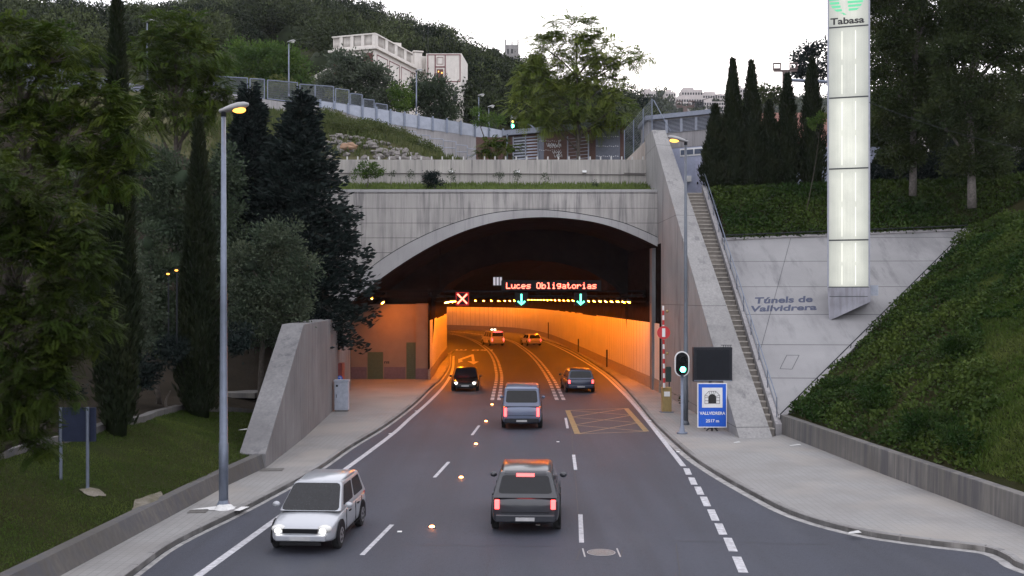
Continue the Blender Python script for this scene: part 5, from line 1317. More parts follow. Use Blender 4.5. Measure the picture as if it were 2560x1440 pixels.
# lower storey skirt roof and wall
block(C0 + oR * 2.3 + oL * .6, uR, 16.5, uL, 3, 18, zcor - 4.5, 'lower_wall', HOUSEW)
m = MB(HO); a = C0 + oR * 2.7 + oL * .9; b2 = a + uR * 17.2; i0 = C0 + oL * .2; i1 = i0 + uR * 16.6
zr0, zr1 = zcor - 4.55, zcor - 3.75
m.add([(a.x, a.y, zr0), (b2.x, b2.y, zr0), (i1.x, i1.y, zr1), (i0.x, i0.y, zr1), (a.x, a.y, zr0 - .15), (b2.x, b2.y, zr0 - .15)], [[0, 1, 2, 3], [4, 5, 1, 0], [3, 0, 4], [2, 1, 5]]); m.build('skirt_roof', TILE, hsx)
# rear wing facing the camera
W0 = P(1066, 135, 131.5); W1 = P(1154, 128, 131.0); zwt = W0.z; oW = Vector((0, -1, 0)); uW = Vector((1, 0, 0)); wl_ = W1.x - W0.x
C1 = Vector((W0.x, 131.2, 0))
m = MB(HO); m.prism([(C1.x, C1.y), (C1.x + wl_, C1.y), (C1.x + wl_ + .5, C1.y + 6), (C1.x, C1.y + 6)], 18, zwt); m.build('rear_wing', HOUSEW, hsx)
zz = lambda py: 6 + (745 - py) / F * 131.2
xx_ = lambda px: (px - 1280) / F * 131.2 - C1.x
trim_frame(C1, uW, oW, .15, wl_ - .15, zz(205), zz(136), .11)
for px in (1088, 1113): oface(C1, uW, xx_(px) - .06, xx_(px) + .06, zz(203), zz(138), oW, (.042, .06), 'red_trim', HOUSER)
oface(C1, uW, xx_(1089), xx_(1112), zz(169), zz(166), oW, (.042, .06), 'red_trim', HOUSER)
trim_frame(C1, uW, oW, xx_(1092), xx_(1108), zz(161), zz(143), .05)
wn = oface(C1, uW, xx_(1092), xx_(1108), zz(201), zz(173), oW, (.004, .03), 'window', m_plain("red_lit_room", (.08, .02, .015), .5))
m = MB(HO)
for px, py in ((1096.5, 179), (1104.5, 182)): p = P(px, py, 131.15); m.ball(p, (.1, .05, .1), 8, 6)
m.build('lamp_glow', EM_WIN, wn)
oface(C1, uW, xx_(1090), xx_(1091.9), zz(202), zz(172), oW, (.004, .05), 'window_frame', HOUSEW, wn); oface(C1, uW, xx_(1108.1), xx_(1110), zz(202), zz(172), oW, (.004, .05), 'window_frame', HOUSEW, wn)
m = MB(HO); m.bx(C1.x + xx_(1133), C1.x + xx_(1143), 130.6, 131.19, zz(262), zz(232)); m.build('window', GLASSD, hsx)
m = MB(HO); m.bx(C1.x + xx_(1118), C1.x + xx_(1157), 130.7, 131.3, 18, zz(224)); m.build('lower_wing', HOUSEW, hsx)
# roof boxes, chimney, aerial
q = C0 + uR * 8 + uL * 2.5
m = MB(HO); m.box((q.x, q.y, ztp - .3), (3.2, 3, 1.9), ang); m.build('roof_hut', HOUSEW, hsx)
q = C0 + uR * 13.2 + uL * .6; m = MB(HO); m.box((q.x, q.y, ztp - .7), (1.0, 1.0, 2.6), ang); ch = m.build('chimney', HOUSEW, hsx); m = MB(HO); m.box((q.x, q.y, ztp + .75), (1.3, 1.3, .14), ang); m.build('chimney_cap', HOUSEW, ch)
q = C0 + uR * 14.6 + uL * 1.5; m = MB(HO); m.box((q.x, q.y, ztp - 1.8), (2.6, 3.5, 4.2), ang); m.build('stair_block', HOUSEW, hsx)
m = MB(HO); p = P(1070, 135, 131); m.tube([p, p + Vector((0, 0, 5.5))], .035, 5); m.build('aerial', DARKGREY, hsx)
# entry stair wall left of the house
m = MB(); m.prismv([P(786, 188, 118), P(832, 163, 118), P(832, 175, 118), P(786, 200, 118)], (0, .3, 0)); tag(m.build('garden_stair_rail', HOUSEW), 'pale sloping parapet left of the cream villa', 'parapet')

# ================================================================== HILLS, CASTLE, TOWN
ridge = [(-600, 40), (0, 60), (60, 62), (180, 80), (240, 95), (300, 95), (360, 80), (440, 80), (520, 55), (600, 35), (700, 25), (800, 30), (880, 45), (940, 75), (1020, 105), (1100, 135), (1180, 185), (1260, 215), (1330, 235), (1450, 255), (1600, 285), (1800, 320)]
def hill(px, s):
    Yb_ = float(np.interp(px, [-600, 300, 830, 1250, 1500, 1800], [100, 104, 110, 116, 105, 105])); zb_ = float(np.interp(px, [-600, 300, 830, 1250, 1500, 1800], [27, 26, 24.5, 22, 17, 14]))
    Yr_ = float(np.interp(px, [-600, 700, 1000, 1250, 1500, 1800], [250, 270, 250, 235, 290, 330])); zr_ = 6 + (HY - interp_px(ridge, px)) / F * Yr_
    if s <= 1: Y = lerp(Yb_, Yr_, s); z = lerp(zb_, zr_, s ** .92)
    else: Y = Yr_ + (s - 1) * 200; z = zr_ - (s - 1) * 40
    return Vector(((px - CX) / F * Y, Y, z + 1.2 * pnoise(Vector((px * .02, s * 9, 1))) * min(1, s * 4)))
FORG = m_soil("hill_scrub", (.030, .036, .018), (.05, .05, .028), .08, 1.2)
gx = np.linspace(-600, 1800, 60); gs = list(np.linspace(0, 1, 15)) + [1.15, 1.5]
m = MB(); m.add([hill(x, s) for s in gs for x in gx], [[j * 60 + i, j * 60 + i + 1, (j + 1) * 60 + i + 1, (j + 1) * 60 + i] for j in range(len(gs) - 1) for i in range(59)]); S(m.build('hill', FORG, None, True))
fr = [(1200, 250), (1450, 250), (1600, 240), (1650, 236), (1700, 246), (1900, 256), (2000, 250), (2200, 232), (2600, 205), (3200, 190)]
def farhill(px, s):
    Y = lerp(300, 760, s) if s <= 1 else 760 + (s - 1) * 300; zr_ = 6 + (HY - interp_px(fr, px)) / F * 760
    z = lerp(14, zr_, s ** 1.05) if s <= 1 else zr_ - (s - 1) * 60
    return Vector(((px - CX) / F * Y, Y, z))
gx = np.linspace(1200, 3200, 40)
m = MB(); m.add([farhill(x, s) for s in gs for x in gx], [[j * 40 + i, j * 40 + i + 1, (j + 1) * 40 + i + 1, (j + 1) * 40 + i] for j in range(len(gs) - 1) for i in range(39)]); S(m.build('hill', FORG, None, True))
ct = empty('castle', P(1270, 165, 330), 'grey stone castle-like tower on the wooded skyline', 'castle'); KO = ct.location.copy()
a, c = P(1262, 118, 330), P(1297, 118, 330); m = MB(KO); m.bx(a.x, c.x, 330, 334, 55, P(0, 112, 330).z); tw_ = m.build('tower', STONE_G, ct)
for px in (1264, 1280, 1295):
    q = P(px, 112, 330); m = MB(KO); m.bx(q.x - .25, q.x + .25, 330, 330.6, q.z, P(0, 98 if px != 1280 else 104, 330).z); m.build('turret', STONE_G, tw_)
a, c = P(1240, 130, 331), P(1262, 130, 331); m = MB(KO); m.bx(a.x, P(1300, 0, 331).x, 331, 336, 50, P(0, 135, 331).z); m.build('wing', STONE_G, ct)
m = MB(KO); q = P(1243, 122, 331); m.tube([(q.x, 331, 60), (q.x, 331, P(0, 128, 331).z), (q.x, 331, P(0, 119, 331).z)], [.5, .5, .05], 8); m.build('turret', STONE_G, ct)
for px, py in ((1270, 128), (1280, 128), (1268, 150), (1282, 150)): m = MB(KO); q = P(px, py, 329.97); m.bx(q.x - .25, q.x + .25, 329.95, 330.02, q.z - .7, q.z + .7); m.build('window', GLASSD, ct)
TOWN = [(1606, 1640, 228, 250, 'small pale block beside the trees at the left end of the hilltop town', 1), (1690, 1760, 246, 268, 'pale white-fronted block with a rounded corner below the hilltop terrace', 2), (1704, 1757, 224, 246, 'pale stepped block highest in the hilltop town', 1), (1757, 1812, 235, 262, 'long pale block right of the highest hilltop block', 2), (1730, 1815, 254, 285, 'broad pinkish block with window rows in front of the hilltop town', 3), (1838, 1868, 220, 262, 'pale block with a thin mast between the two tall cypresses', 3), (1664, 1690, 230, 246, 'small grey house in the trees left of the hilltop blocks', 1)]
for x0_, x1_, y0_, y1_, lab, rows_ in TOWN:
    Yt2 = 690 if y0_ > 240 else 730; a, c = P(x0_, y0_, Yt2), P(x1_, y1_, Yt2)
    e = empty('apartment_block', (a.x, Yt2, c.z), lab, 'building'); o_ = e.location.copy()
    m = MB(o_); m.bx(a.x, c.x, Yt2, Yt2 + 14, c.z - 8, a.z); m.bx(a.x + 1.2, lerp(a.x, c.x, .6), Yt2 + 2, Yt2 + 12, a.z, a.z + 2); m.build('wall', TOWNW, e)
    n = max(3, int((x1_ - x0_) / 6))
    for r2 in range(rows_):
        for k in range(n):
            xx = lerp(a.x, c.x, (k + .5) / n); z_ = lerp(a.z, c.z, (r2 + .6) / (rows_ + .3)); m = MB(o_); m.bx(xx - .55, xx + .55, Yt2 - .05, Yt2 + .02, z_ - .8, z_ + .8); m.build('window', GLASSD, e)

# ---- line poles and wires
RUST = m_plain("rusty_pole_steel", (.13, .095, .09), .7, .2)
def line_pole(px, pyb, pyt, Y, lab):
    b = P(px, pyb, Y); e = empty('line_pole', b, lab, 'pole'); t_ = P(px, pyt, Y).z; m = MB(b)
    m.bx(b.x - .22, b.x + .22, Y - .15, Y + .15, b.z, t_); m.build('mast', RUST, e); m = MB(b); m.bx(b.x - 1.0, b.x + 1.0, Y - .08, Y + .08, t_ - .05, t_ + .12); m.build('cross_arm', RUST, e)
    for s_ in (-1, 1):
        m = MB(b)
        for zz_ in (.14, .62): m.bx(b.x + s_ * .7 - .32, b.x + s_ * .7 + .32, Y - .15, Y + .15, t_ + zz_, t_ + zz_ + .1)
        for d in (-.3, .3): m.bx(b.x + s_ * .7 + d - .03, b.x + s_ * .7 + d + .03, Y - .12, Y + .12, t_ + .24, t_ + .62)
        m.build('insulator_cage', RUST, e)
    return Vector((b.x, Y, t_))
lp1 = line_pole(1963, 330, 178, 88, 'brown line pole with two cages between the cypresses and the pylon'); lp2 = line_pole(1713, 300, 268, 118, 'brown line pole with two cages just above the louvred roof')
def wire(a, b, sag, r, lab, name='overhead_wire'):
    m = MB(); m.tube([a.lerp(b, t) - Vector((0, 0, 4 * sag * t * (1 - t))) for t in np.linspace(0, 1, 16)], r, 4, False); tag(m.build(name, DARKGREY), lab, 'wire')
wire(lp2 + Vector((.7, 0, .5)), lp1 + Vector((-.7, 0, .5)), .4, .03, 'dark overhead wire running between the two brown line poles')
wire(P(1760, 322, 88), P(1960, 230, 88), .3, .03, 'overhead wire crossing low behind the cypress row')
wire(lp1 + Vector((.7, 0, .6)), P(2300, 100, 80), .4, .025, 'overhead wire leaving the nearer line pole to the right')
wire(P(2172, 255, 50), P(2560, 372, 46), .2, .012, 'thin pale cable slanting down before the tall right trees')
m = MB(); m.tube([P(1968, 200, 88), P(2120, 207, 86)], .14, 8); tag(m.build('mast_arm', STEEL), 'pale horizontal steel arm behind the cypress row and pylon', 'mast arm')
# ================================================================== VEGETATION
def unit(a): return a / np.maximum(np.linalg.norm(a, axis=1, keepdims=True), 1e-9)
class LV:
    """many single leaves gathered into one mesh"""
    def __init__(s): s.p = []; s.d = []; s.u = []; s.L = []; s.W = []; s.t = []
    def add(s, p, d, L, W, tint, u=None):
        n = len(p); d = unit(d)
        if u is None: u = np.cross(d, rng.normal(size=(n, 3)))
        u = unit(u); f = lambda x: np.full(n, x) if np.isscalar(x) else x
        s.p.append(p); s.d.append(d); s.u.append(u); s.L.append(f(L)); s.W.append(f(W)); s.t.append(f(tint))
    def build(s, name, mat, parent=None, core=None, o=(0, 0, 0)):
        p, d, u = (np.concatenate(x) for x in (s.p, s.d, s.u)); L, W, t = (np.concatenate(x) for x in (s.L, s.W, s.t)); n = len(p)
        L = L[:, None]; W = W[:, None]; v = np.stack([p, p + d * L * .5 + u * W * .5, p + d * L, p + d * L * .5 - u * W * .5], 1).reshape(-1, 3) - np.array(o)
        tt = np.repeat(t, 4); nl = 4 * n; faces = np.arange(nl, dtype=np.int32); starts = np.arange(0, nl, 4); 
        if core is not None and core.v:
            cv = np.array([tuple(q) for q in core.v]) - np.array(o); ci = []; cs = []; k = nl
            for f in core.f: cs.append(k); ci += [i + nl for i in f]; k += len(f)
            v = np.concatenate([v, cv]); tt = np.concatenate([tt, np.full(len(cv), .2)]); faces = np.concatenate([faces, np.array(ci, dtype=np.int32)]); starts = np.concatenate([starts, np.array(cs)])  # inner solid added to block light through the crown, tinted dark
        me = bpy.data.meshes.new(name); me.vertices.add(len(v)); me.vertices.foreach_set('co', v.astype('f').ravel())
        me.loops.add(len(faces)); me.loops.foreach_set('vertex_index', faces.astype('i')); me.polygons.add(len(starts)); me.polygons.foreach_set('loop_start', starts.astype('i'))
        me.update(calc_edges=True); a = me.attributes.new('tint', 'FLOAT', 'POINT'); a.data.foreach_set('value', np.clip(tt, 0, 1).astype('f')); me.materials.append(mat)
        ob = link(name, me, parent)
        return ob

LF_FEA = m_leaf("feathery_leaf", (0.0242, 0.0450, 0.0085), (0.0563, 0.0737, 0.0102), .35)
LF_FEA2 = m_leaf("fresh_feathery_leaf", (0.0343, 0.0677, 0.0102), (0.0831, 0.1084, 0.0154), .35)
LF_CYP = m_leaf("cypress_leaf", (0.0160, 0.0237, 0.0122), (0.0270, 0.0328, 0.0156), .12)
LF_CED = m_leaf("cedar_needles", (0.0123, 0.0201, 0.0192), (0.0227, 0.0315, 0.0280), .12)
LF_OAK = m_leaf("holm_oak_leaf", (0.0401, 0.0609, 0.0388), (0.0989, 0.1173, 0.0754), .2)
LF_GRY = m_leaf("grey_green_leaf", (0.0532, 0.0720, 0.0468), (0.1311, 0.1501, 0.1059), .25)
LF_MID = m_leaf("shrub_leaf", (0.0361, 0.0554, 0.0334), (0.0669, 0.0862, 0.0501), .2)
LF_LUS = m_leaf("lush_leaf", (0.0409, 0.0840, 0.0187), (0.0907, 0.1400, 0.0291), .3)
LF_TAL = m_leaf("tall_tree_leaf", (0.0290, 0.0454, 0.0174), (0.0637, 0.0778, 0.0288), .3)
LF_IVY = m_leaf("ivy_leaf", (0.0160, 0.0391, 0.0089), (0.0755, 0.1048, 0.0230), .15)
LF_GRS = m_leaf("grass_blade", (.055, .075, .024), (.13, .135, .06), .25)
LF_LWN = m_leaf("lawn_blade", (0.0436, 0.0766, 0.0135), (0.0937, 0.1170, 0.0306), .2)
LF_FOR = m_leaf("forest_leaf", (.011, .018, .010), (.085, .105, .042), .1)
LF_LED = m_leaf("ledge_grass_blade", (0.0825, 0.1265, 0.0330), (0.1650, 0.2035, 0.0660), .3)
LF_CEN = m_leaf("light_green_feathery_leaf", (0.0828, 0.1270, 0.0248), (0.2070, 0.2414, 0.0552), .38)  # lighter yellow-green leaf of the tree above the portal
LF_YEL = m_leaf("yellow_green_leaf", (.08, .10, .03), (.13, .14, .045), .3)

def sph(n): v = rng.normal(size=(n, 3)); return unit(v)
def crown_blob(lv, c, r, kind, dens, size, tb, flat=.8, core=None, cov=None):
    """one ellipsoidal mass of foliage: several clumps of leaves spread through it; leaf number follows the size of the mass"""
    c = np.array(c); r = np.array(r); rm = r.mean(); area = 4 * np.pi * (r[0] * r[1] + r[0] * r[2] + r[1] * r[2]) / 3
    nc = int(min(46, max(5, 5 + 3.2 * area / max(.5, (size * 7) ** 2) * .5)))
    q = sph(nc) * (rng.uniform(.3, 1.0, (nc, 1)) ** .6) * r + c
    if core is not None:
        o_ = len(core.v); core.ball(tuple(c), tuple(r * .42), 8, 6)
        for i in range(o_, len(core.v)): core.v[i] = core.v[i] + Vector(tuple((core.v[i] - Vector(tuple(c))) * .5 * pnoise(core.v[i] * 1.7)))
    rc = rm * (.62 if kind != 'loose' else .6) * (8 / max(8, nc)) ** .28
    for k in range(nc):
        out = unit((q[k] - c)[None] / r)[0]; tk = tb + rng.normal() * .24
        if kind == 'pinnate':
            m_ = 10; nr = max(2, int(dens * 1.0 * area / (size * size * .18) / (2 * m_) / nc)); base = q[k] + rng.normal(size=(nr, 3)) * rc * [.42, .42, .3]
            dirs = unit(rng.normal(size=(nr, 3)) * [1, 1, .35] + out * .7 + [0, 0, .05]); ln = rng.uniform(.55, .95, nr) * size * 5.2
            s_ = (np.arange(m_) + .5) / m_
            for i in range(nr):
                pts = base[i] + dirs[i] * (s_[:, None] * ln[i]) + np.outer(s_ ** 2, [0, 0, -.42 * ln[i]])
                tang = unit(dirs[i] + np.outer(2 * s_, [0, 0, -.42])); sd_ = unit(np.cross(tang, [0, 0, 1]) + 1e-6)
                taper = .55 + .75 * np.sin(np.pi * (s_ * .8 + .15))
                for sg_ in (-1, 1):
                    d = sd_ * sg_ + tang * .45 + np.array([0, 0, -.22]); lv.add(pts, d, size * taper, size * .36, tk + rng.normal(size=m_) * .06, tang)
        else:
            n = max(20, int(dens * area / (size * size * .25) / nc))
            g_ = rng.normal(size=(n, 3)); p = q[k] + g_ * [rc * .5, rc * .5, rc * .5 * flat]
            d = unit(g_) * .8 + sph(n) * .8 + out * .5 + [0, 0, .1 if kind != 'loose' else -.15]
            lv.add(p, d, size * rng.uniform(.7, 1.3, n), size * .5, tk + rng.normal(size=n) * .1)
    return q
def tree(name, label, cat, blobs, Y, kind, size, leafm, barkm=None, trunk=None, tr=.16, dens=1.0, group=None, tb=.45, zbase=None, core=True, flat=.8, zfn=None):
    """blobs: (px, py, rx, ry, dY) in photo pixels at distance Y; trunk: photo pixel of the foot"""
    barkm = barkm or BARK; k = Y / F
    if trunk is None: cx_ = np.mean([b[0] for b in blobs]); foot = P(cx_, 745, Y)
    else: foot = P(trunk[0], trunk[1], Y)
    if zfn: foot.z = zfn(foot.x, foot.y) - .1
    elif zbase is not None: foot.z = zbase
    e = empty(name, foot, label, cat, group); lv = LV(); co = MB() if core else None; br = MB(foot)
    cs = [P(b[0], b[1], Y + (b[4] if len(b) > 4 else 0)) for b in blobs]; top = max(cs, key=lambda c: c.z)
    ctr = sum(cs, Vector()) / len(cs)
    t1 = Vector((lerp(foot.x, top.x, .8), lerp(foot.y, ctr.y, .8), lerp(foot.z, top.z, .85)))
    if cat in ('thicket', 'undergrowth'): t1 = foot + Vector((.1, 0, .9))
    mid = foot.lerp(t1, .5) + Vector((.15 * random.uniform(-1, 1), .15 * random.uniform(-1, 1), 0))
    stem = smooth_line([foot, mid, t1], 5); br.tube(stem, [lerp(tr, tr * .3, i / (len(stem) - 1)) for i in range(len(stem))], 8)
    for b, c in zip(blobs, cs):
        r = (b[2] * k, min(b[2], b[3]) * k * 1.0, b[3] * k)
        q = crown_blob(lv, c, r, kind, dens, size, tb, flat, co if core else None)
        j = min(len(stem) - 1, max(1, int(len(stem) * min(.95, max(.25, (c.z - foot.z) / max(.1, t1.z - foot.z) - .25))))); s0 = stem[j]
        if cat in ('thicket', 'undergrowth'): continue
        br.tube([s0, s0.lerp(c, .5) + Vector((0, 0, .05 * (c - s0).length)), c], [tr * .45, tr * .3, tr * .16], 5)
        for w_ in q[:5]: br.tube([c.lerp(s0, .25), Vector(w_)], [tr * .16, tr * .06], 4)
    lv.build('crown', leafm, e, co, tuple(foot)); br.build('trunk', barkm, e, True); return e

def cypress_mesh(hh, rad, n, tip=.0, seed=0):
    """upright column of short ascending sprays round a dark core; foot at the origin"""
    r2 = np.random.default_rng(seed); lv = LV(); co = MB()
    prof = lambda h: rad * (np.minimum(1, .62 + h * 2.6) * np.clip((1 - h) / .78, 0, 1) ** .8 + .012)
    h = r2.uniform(.015, 1, n) ** .9; a = r2.uniform(0, 2 * np.pi, n); bump = 1 + .13 * np.sin(a * 3 + h * 23) + .10 * np.sin(a * 5 - h * 41) + r2.normal(size=n) * .07
    rr = prof(h) * bump * r2.uniform(.72, 1.03, n)
    p = np.stack([rr * np.cos(a), rr * np.sin(a), h * hh], 1); out = np.stack([np.cos(a), np.sin(a), np.zeros(n)], 1)
    d = out * .38 + np.array([0, 0, 1.0]) + r2.normal(size=(n, 3)) * .25
    lv.add(p, d, r2.uniform(.16, .40, n), r2.uniform(.05, .10, n), .4 + .3 * np.sin(a * 2 + h * 17) + r2.normal(size=n) * .15)
    hsx_ = np.linspace(0.0, .93, 12); co.loft([[Vector((prof(q) * .78 * math.cos(t), prof(q) * .78 * math.sin(t), q * hh)) for t in np.linspace(0, 2 * math.pi, 10)[:-1]] for q in hsx_])
    return lv, co
def cypress(px, pyb, pyt, hw, Y, label, zfn=None, seed=0, n=6000, group=None, name='cypress_tree'):
    foot = P(px, pyb, Y)
    if zfn: foot.z = zfn(foot.x, foot.y) - .1
    hh = P(px, pyt, Y).z - foot.z; rad = hw * Y / F; e = empty(name, foot, label, 'cypress', group)
    lv, co = cypress_mesh(hh, rad, n, 0, seed); lv.build('crown', LF_CYP, e, co); m = MB(); m.tube([(0, 0, -.2), (0, 0, .6), (0, 0, hh * .5)], [rad * .22, rad * .18, rad * .1], 8); m.build('trunk', BARK, e, True); return e
def conifer(px, pyb, pyt, hw, Y, label, zfn=None, n=150, droop=.12, zb=None):
    foot = P(px, pyb, Y)
    if zfn: foot.z = zfn(foot.x, foot.y) - .2
    top = P(px, pyt, Y).z; hh = top - foot.z; rad = hw * Y / F; e = empty('cedar_tree', foot, label, 'conifer'); lv = LV(); br = MB(); co = MB()
    br.tube([(0, 0, 0), (0, 0, hh * .5), (0, 0, hh * .97)], [.28, .18, .03], 8)
    for i in range(n):
        h = (i + .5) / n; h = .10 + .88 * h; ln = rad * min(1.0, ((1 - h) / .58)) ** .9 * rng.uniform(.62, 1.12) + .2; a = i * 2.399 + rng.normal() * .6; z0 = h * hh + rng.normal() * .25
        dv = np.array([math.cos(a), math.sin(a), 0.]); m_ = int(40 + 75 * ln / rad); s_ = rng.uniform(.12, 1, m_) ** .8
        up = .16 + .3 * h + rng.normal() * .12; p0 = np.array([0, 0, z0]) + np.outer(s_ * ln, dv) + np.outer(up * ln * s_ - droop * 2.4 * ln * s_ ** 2, [0, 0, 1.])
        wv = np.array([-dv[1], dv[0], 0.]); p = p0 + np.outer(rng.normal(size=m_) * .22 * ln * (.25 + s_ * (1.05 - s_)) * 1.5, wv) + np.outer(rng.normal(size=m_) * .20, [0, 0, 1.])
        d = np.tile(dv, (m_, 1)) + np.outer(rng.normal(size=m_) * .7, wv) + np.outer(rng.uniform(-.25, .8, m_), [0, 0, 1.])
        lv.add(p, d, rng.uniform(.22, .48, m_), rng.uniform(.10, .20, m_), rng.uniform(.2, .8) + rng.normal(size=m_) * .12)
        if i % 3 == 0: br.tube([(0, 0, z0), (dv[0] * ln * .5, dv[1] * ln * .5, z0 + up * ln * .4), (dv[0] * ln, dv[1] * ln, z0 + (up - droop * 2.4) * ln)], [.05, .035, .01], 4)
    co.loft([[Vector((rad * .5 * (1 - q) ** .9 * math.cos(t), rad * .5 * (1 - q) ** .9 * math.sin(t), hh * lerp(.12, .96, q))) for t in np.linspace(0, 2 * math.pi, 9)[:-1]] for q in np.linspace(0, 1, 8)])
    lv.build('crown', LF_CED, e, co); br.build('trunk', BARK, e, True); return e

# ---- left side
tree('robinia_tree', 'large feathery green tree hanging over the left lawn, nearest the camera', 'tree', [(50, 480, 120, 110), (140, 560, 130, 110, .5), (70, 680, 150, 120), (190, 650, 90, 80), (60, 830, 150, 110), (170, 800, 110, 90), (60, 960, 110, 90), (120, 950, 80, 90), (105, 1090, 40, 60, .3), (20, 1060, 80, 70)], 23.5, 'pinnate', .082, LF_FEA, trunk=(-60, 1200), tr=.2, dens=1.5, zfn=zleft, tb=.4, core=False)
tree('robinia_tree', 'feathery tree reaching into the sky at the top left corner', 'tree', [(40, 120, 110, 70), (150, 120, 90, 60), (30, 230, 110, 80), (150, 220, 90, 60), (250, 255, 80, 55), (60, 350, 110, 80), (190, 340, 90, 70), (300, 330, 70, 50), (300, 430, 80, 55), (210, 440, 80, 70)], 31, 'pinnate', .10, LF_FEA2, trunk=(100, 980), tr=.2, dens=1.8, zfn=zleft, tb=.5, core=False)
tree('robinia_tree', 'broad feathery tree between the tall cypress and the ramp fence', 'tree', [(440, 80, 75, 55), (390, 140, 75, 60), (490, 140, 75, 65), (420, 220, 85, 60), (520, 215, 55, 50), (370, 280, 60, 55), (470, 285, 70, 45), (545, 245, 35, 40)], 58, 'pinnate', .20, LF_FEA2, trunk=(440, 560), tr=.22, dens=1.5, zfn=zleft, tb=.45, core=False)
cypress(293, 1040, 8, 47, 33.2, 'very tall dark cypress rising from the left hillside to the skyline', zleft, 1, 15000)
cypress(497, 1005, 308, 50, 41, 'dark pointed cypress left of the left street lamp', zleft, 2, 12000)
tree('evergreen_oak', 'grey green leafy tree behind the nearest feathery tree on the left', 'tree', [(205, 460, 45, 50), (190, 560, 45, 50), (250, 620, 65, 50), (310, 650, 50, 55), (270, 710, 90, 50), (340, 760, 60, 60), (250, 820, 80, 60), (330, 860, 60, 50), (210, 720, 60, 60)], 36, 'round', .16, LF_GRY, trunk=(260, 960), tr=.16, dens=1.5, zfn=zleft, tb=.4)
tree('evergreen_oak', 'narrow green bushy tree between the two dark left cypresses', 'tree', [(370, 610, 32, 45), (395, 690, 45, 50), (375, 760, 50, 50), (425, 790, 40, 50), (400, 850, 50, 40)], 43, 'round', .16, LF_MID, trunk=(400, 930), tr=.12, dens=1.5, zfn=zleft, tb=.5)
tree('evergreen_oak', 'rounded grey green oak just right of the left street lamp', 'tree', [(690, 600, 62, 46), (620, 660, 55, 45), (745, 670, 48, 42), (690, 720, 85, 55), (610, 770, 60, 60), (720, 770, 60, 42), (660, 825, 75, 35)], 47, 'round', .16, LF_OAK, trunk=(650, 920), tr=.16, dens=1.5, zfn=zleft, tb=.55)
conifer(752, 870, 245, 165, 56, 'big dark cedar overlapping the left end of the portal', zleft, 300)
conifer(625, 860, 232, 105, 57.5, 'dark slender cedar behind the left street lamp head', zleft, 240)
tree('shrub_thicket', 'soft grey green thicket of young trees below the tall feathery tree', 'thicket', [(380, 420, 70, 55), (450, 450, 60, 55), (560, 430, 50, 60), (400, 530, 60, 60), (470, 560, 60, 60), (560, 560, 60, 60), (440, 650, 60, 50), (540, 680, 55, 60)], 52, 'round', .2, LF_MID, trunk=(450, 820), tr=.1, dens=1.5, zfn=zleft, tb=.45)
tree('shrub_thicket', 'dark undergrowth below the narrow green tree on the left slope', 'thicket', [(420, 880, 50, 35), (340, 930, 50, 40), (590, 850, 40, 35), (130, 1000, 60, 50), (60, 1090, 70, 40)], 40, 'round', .15, LF_CED, trunk=(420, 960), tr=.08, dens=1.5, zfn=zleft, tb=.3)

# ---- above the portal
tree('robinia_tree', 'feathery tree standing against the sky above the right half of the portal', 'tree', [(1440, 75, 85, 36), (1370, 125, 70, 42), (1510, 120, 70, 40), (1340, 200, 62, 45), (1440, 170, 80, 48), (1560, 150, 52, 28), (1610, 140, 26, 16), (1320, 265, 52, 38), (1410, 260, 75, 45), (1510, 215, 68, 42), (1530, 275, 48, 36), (1460, 305, 55, 24), (1370, 305, 50, 22)], 78, 'pinnate', .21, LF_CEN, trunk=(1446, 400), tr=.16, dens=1.6, zbase=ZU - .3, tb=.5, core=False)
tree('feathery_shrub', 'low feathery shrub before the brown wall of the ventilation building', 'shrub', [(1240, 362, 44, 18), (1215, 378, 26, 12), (1275, 375, 30, 14)], 75, 'pinnate', .18, LF_FEA2, trunk=(1243, 400), tr=.06, dens=1.5, zbase=ZU - .2, tb=.5, core=True)
tree('feathery_sapling', 'small feathery sapling at the left of the grass ledge', 'sapling', [(918, 418, 24, 11), (900, 436, 22, 10), (940, 432, 20, 10)], 68.3, 'round', .15, LF_LUS, trunk=(914, 473), tr=.05, dens=1.5, zbase=13.0, tb=.5, core=False)
tree('round_bush', 'dark rounded bush on the grass ledge', 'bush', [(1085, 452, 26, 18), (1080, 442, 18, 12)], 67.6, 'round', .10, LF_CED, trunk=(1085, 474), tr=.04, dens=1.5, zbase=12.9, tb=.6)
sap = [(980, 434, 7, 11, 'first thin sapling right of the feathery sapling on the ledge'), (1024, 434, 9, 9, 'thin sapling left of the dark rounded ledge bush'), (1129, 440, 8, 14, 'thin sapling under the left wall lamp of the ledge'), (1246, 440, 10, 10, 'thin sapling near the middle of the grass ledge'), (1293, 437, 9, 13, 'bushier thin sapling under the middle wall lamp of the ledge'), (1365, 444, 8, 10, 'sparse thin sapling right of the middle wall lamp'), (1488, 456, 6, 8, 'tiny faded sapling toward the right end of the ledge')]
for px, py, rx, ry, lab in sap: tree('thin_sapling', lab, 'sapling', [(px, py, rx, ry)], 69, 'round', .09, LF_MID, trunk=(px + 1, 470), tr=.02, dens=.5 if px < 1480 else .2, zbase=13.2, tb=.6, core=False, group='thin saplings on the ledge')

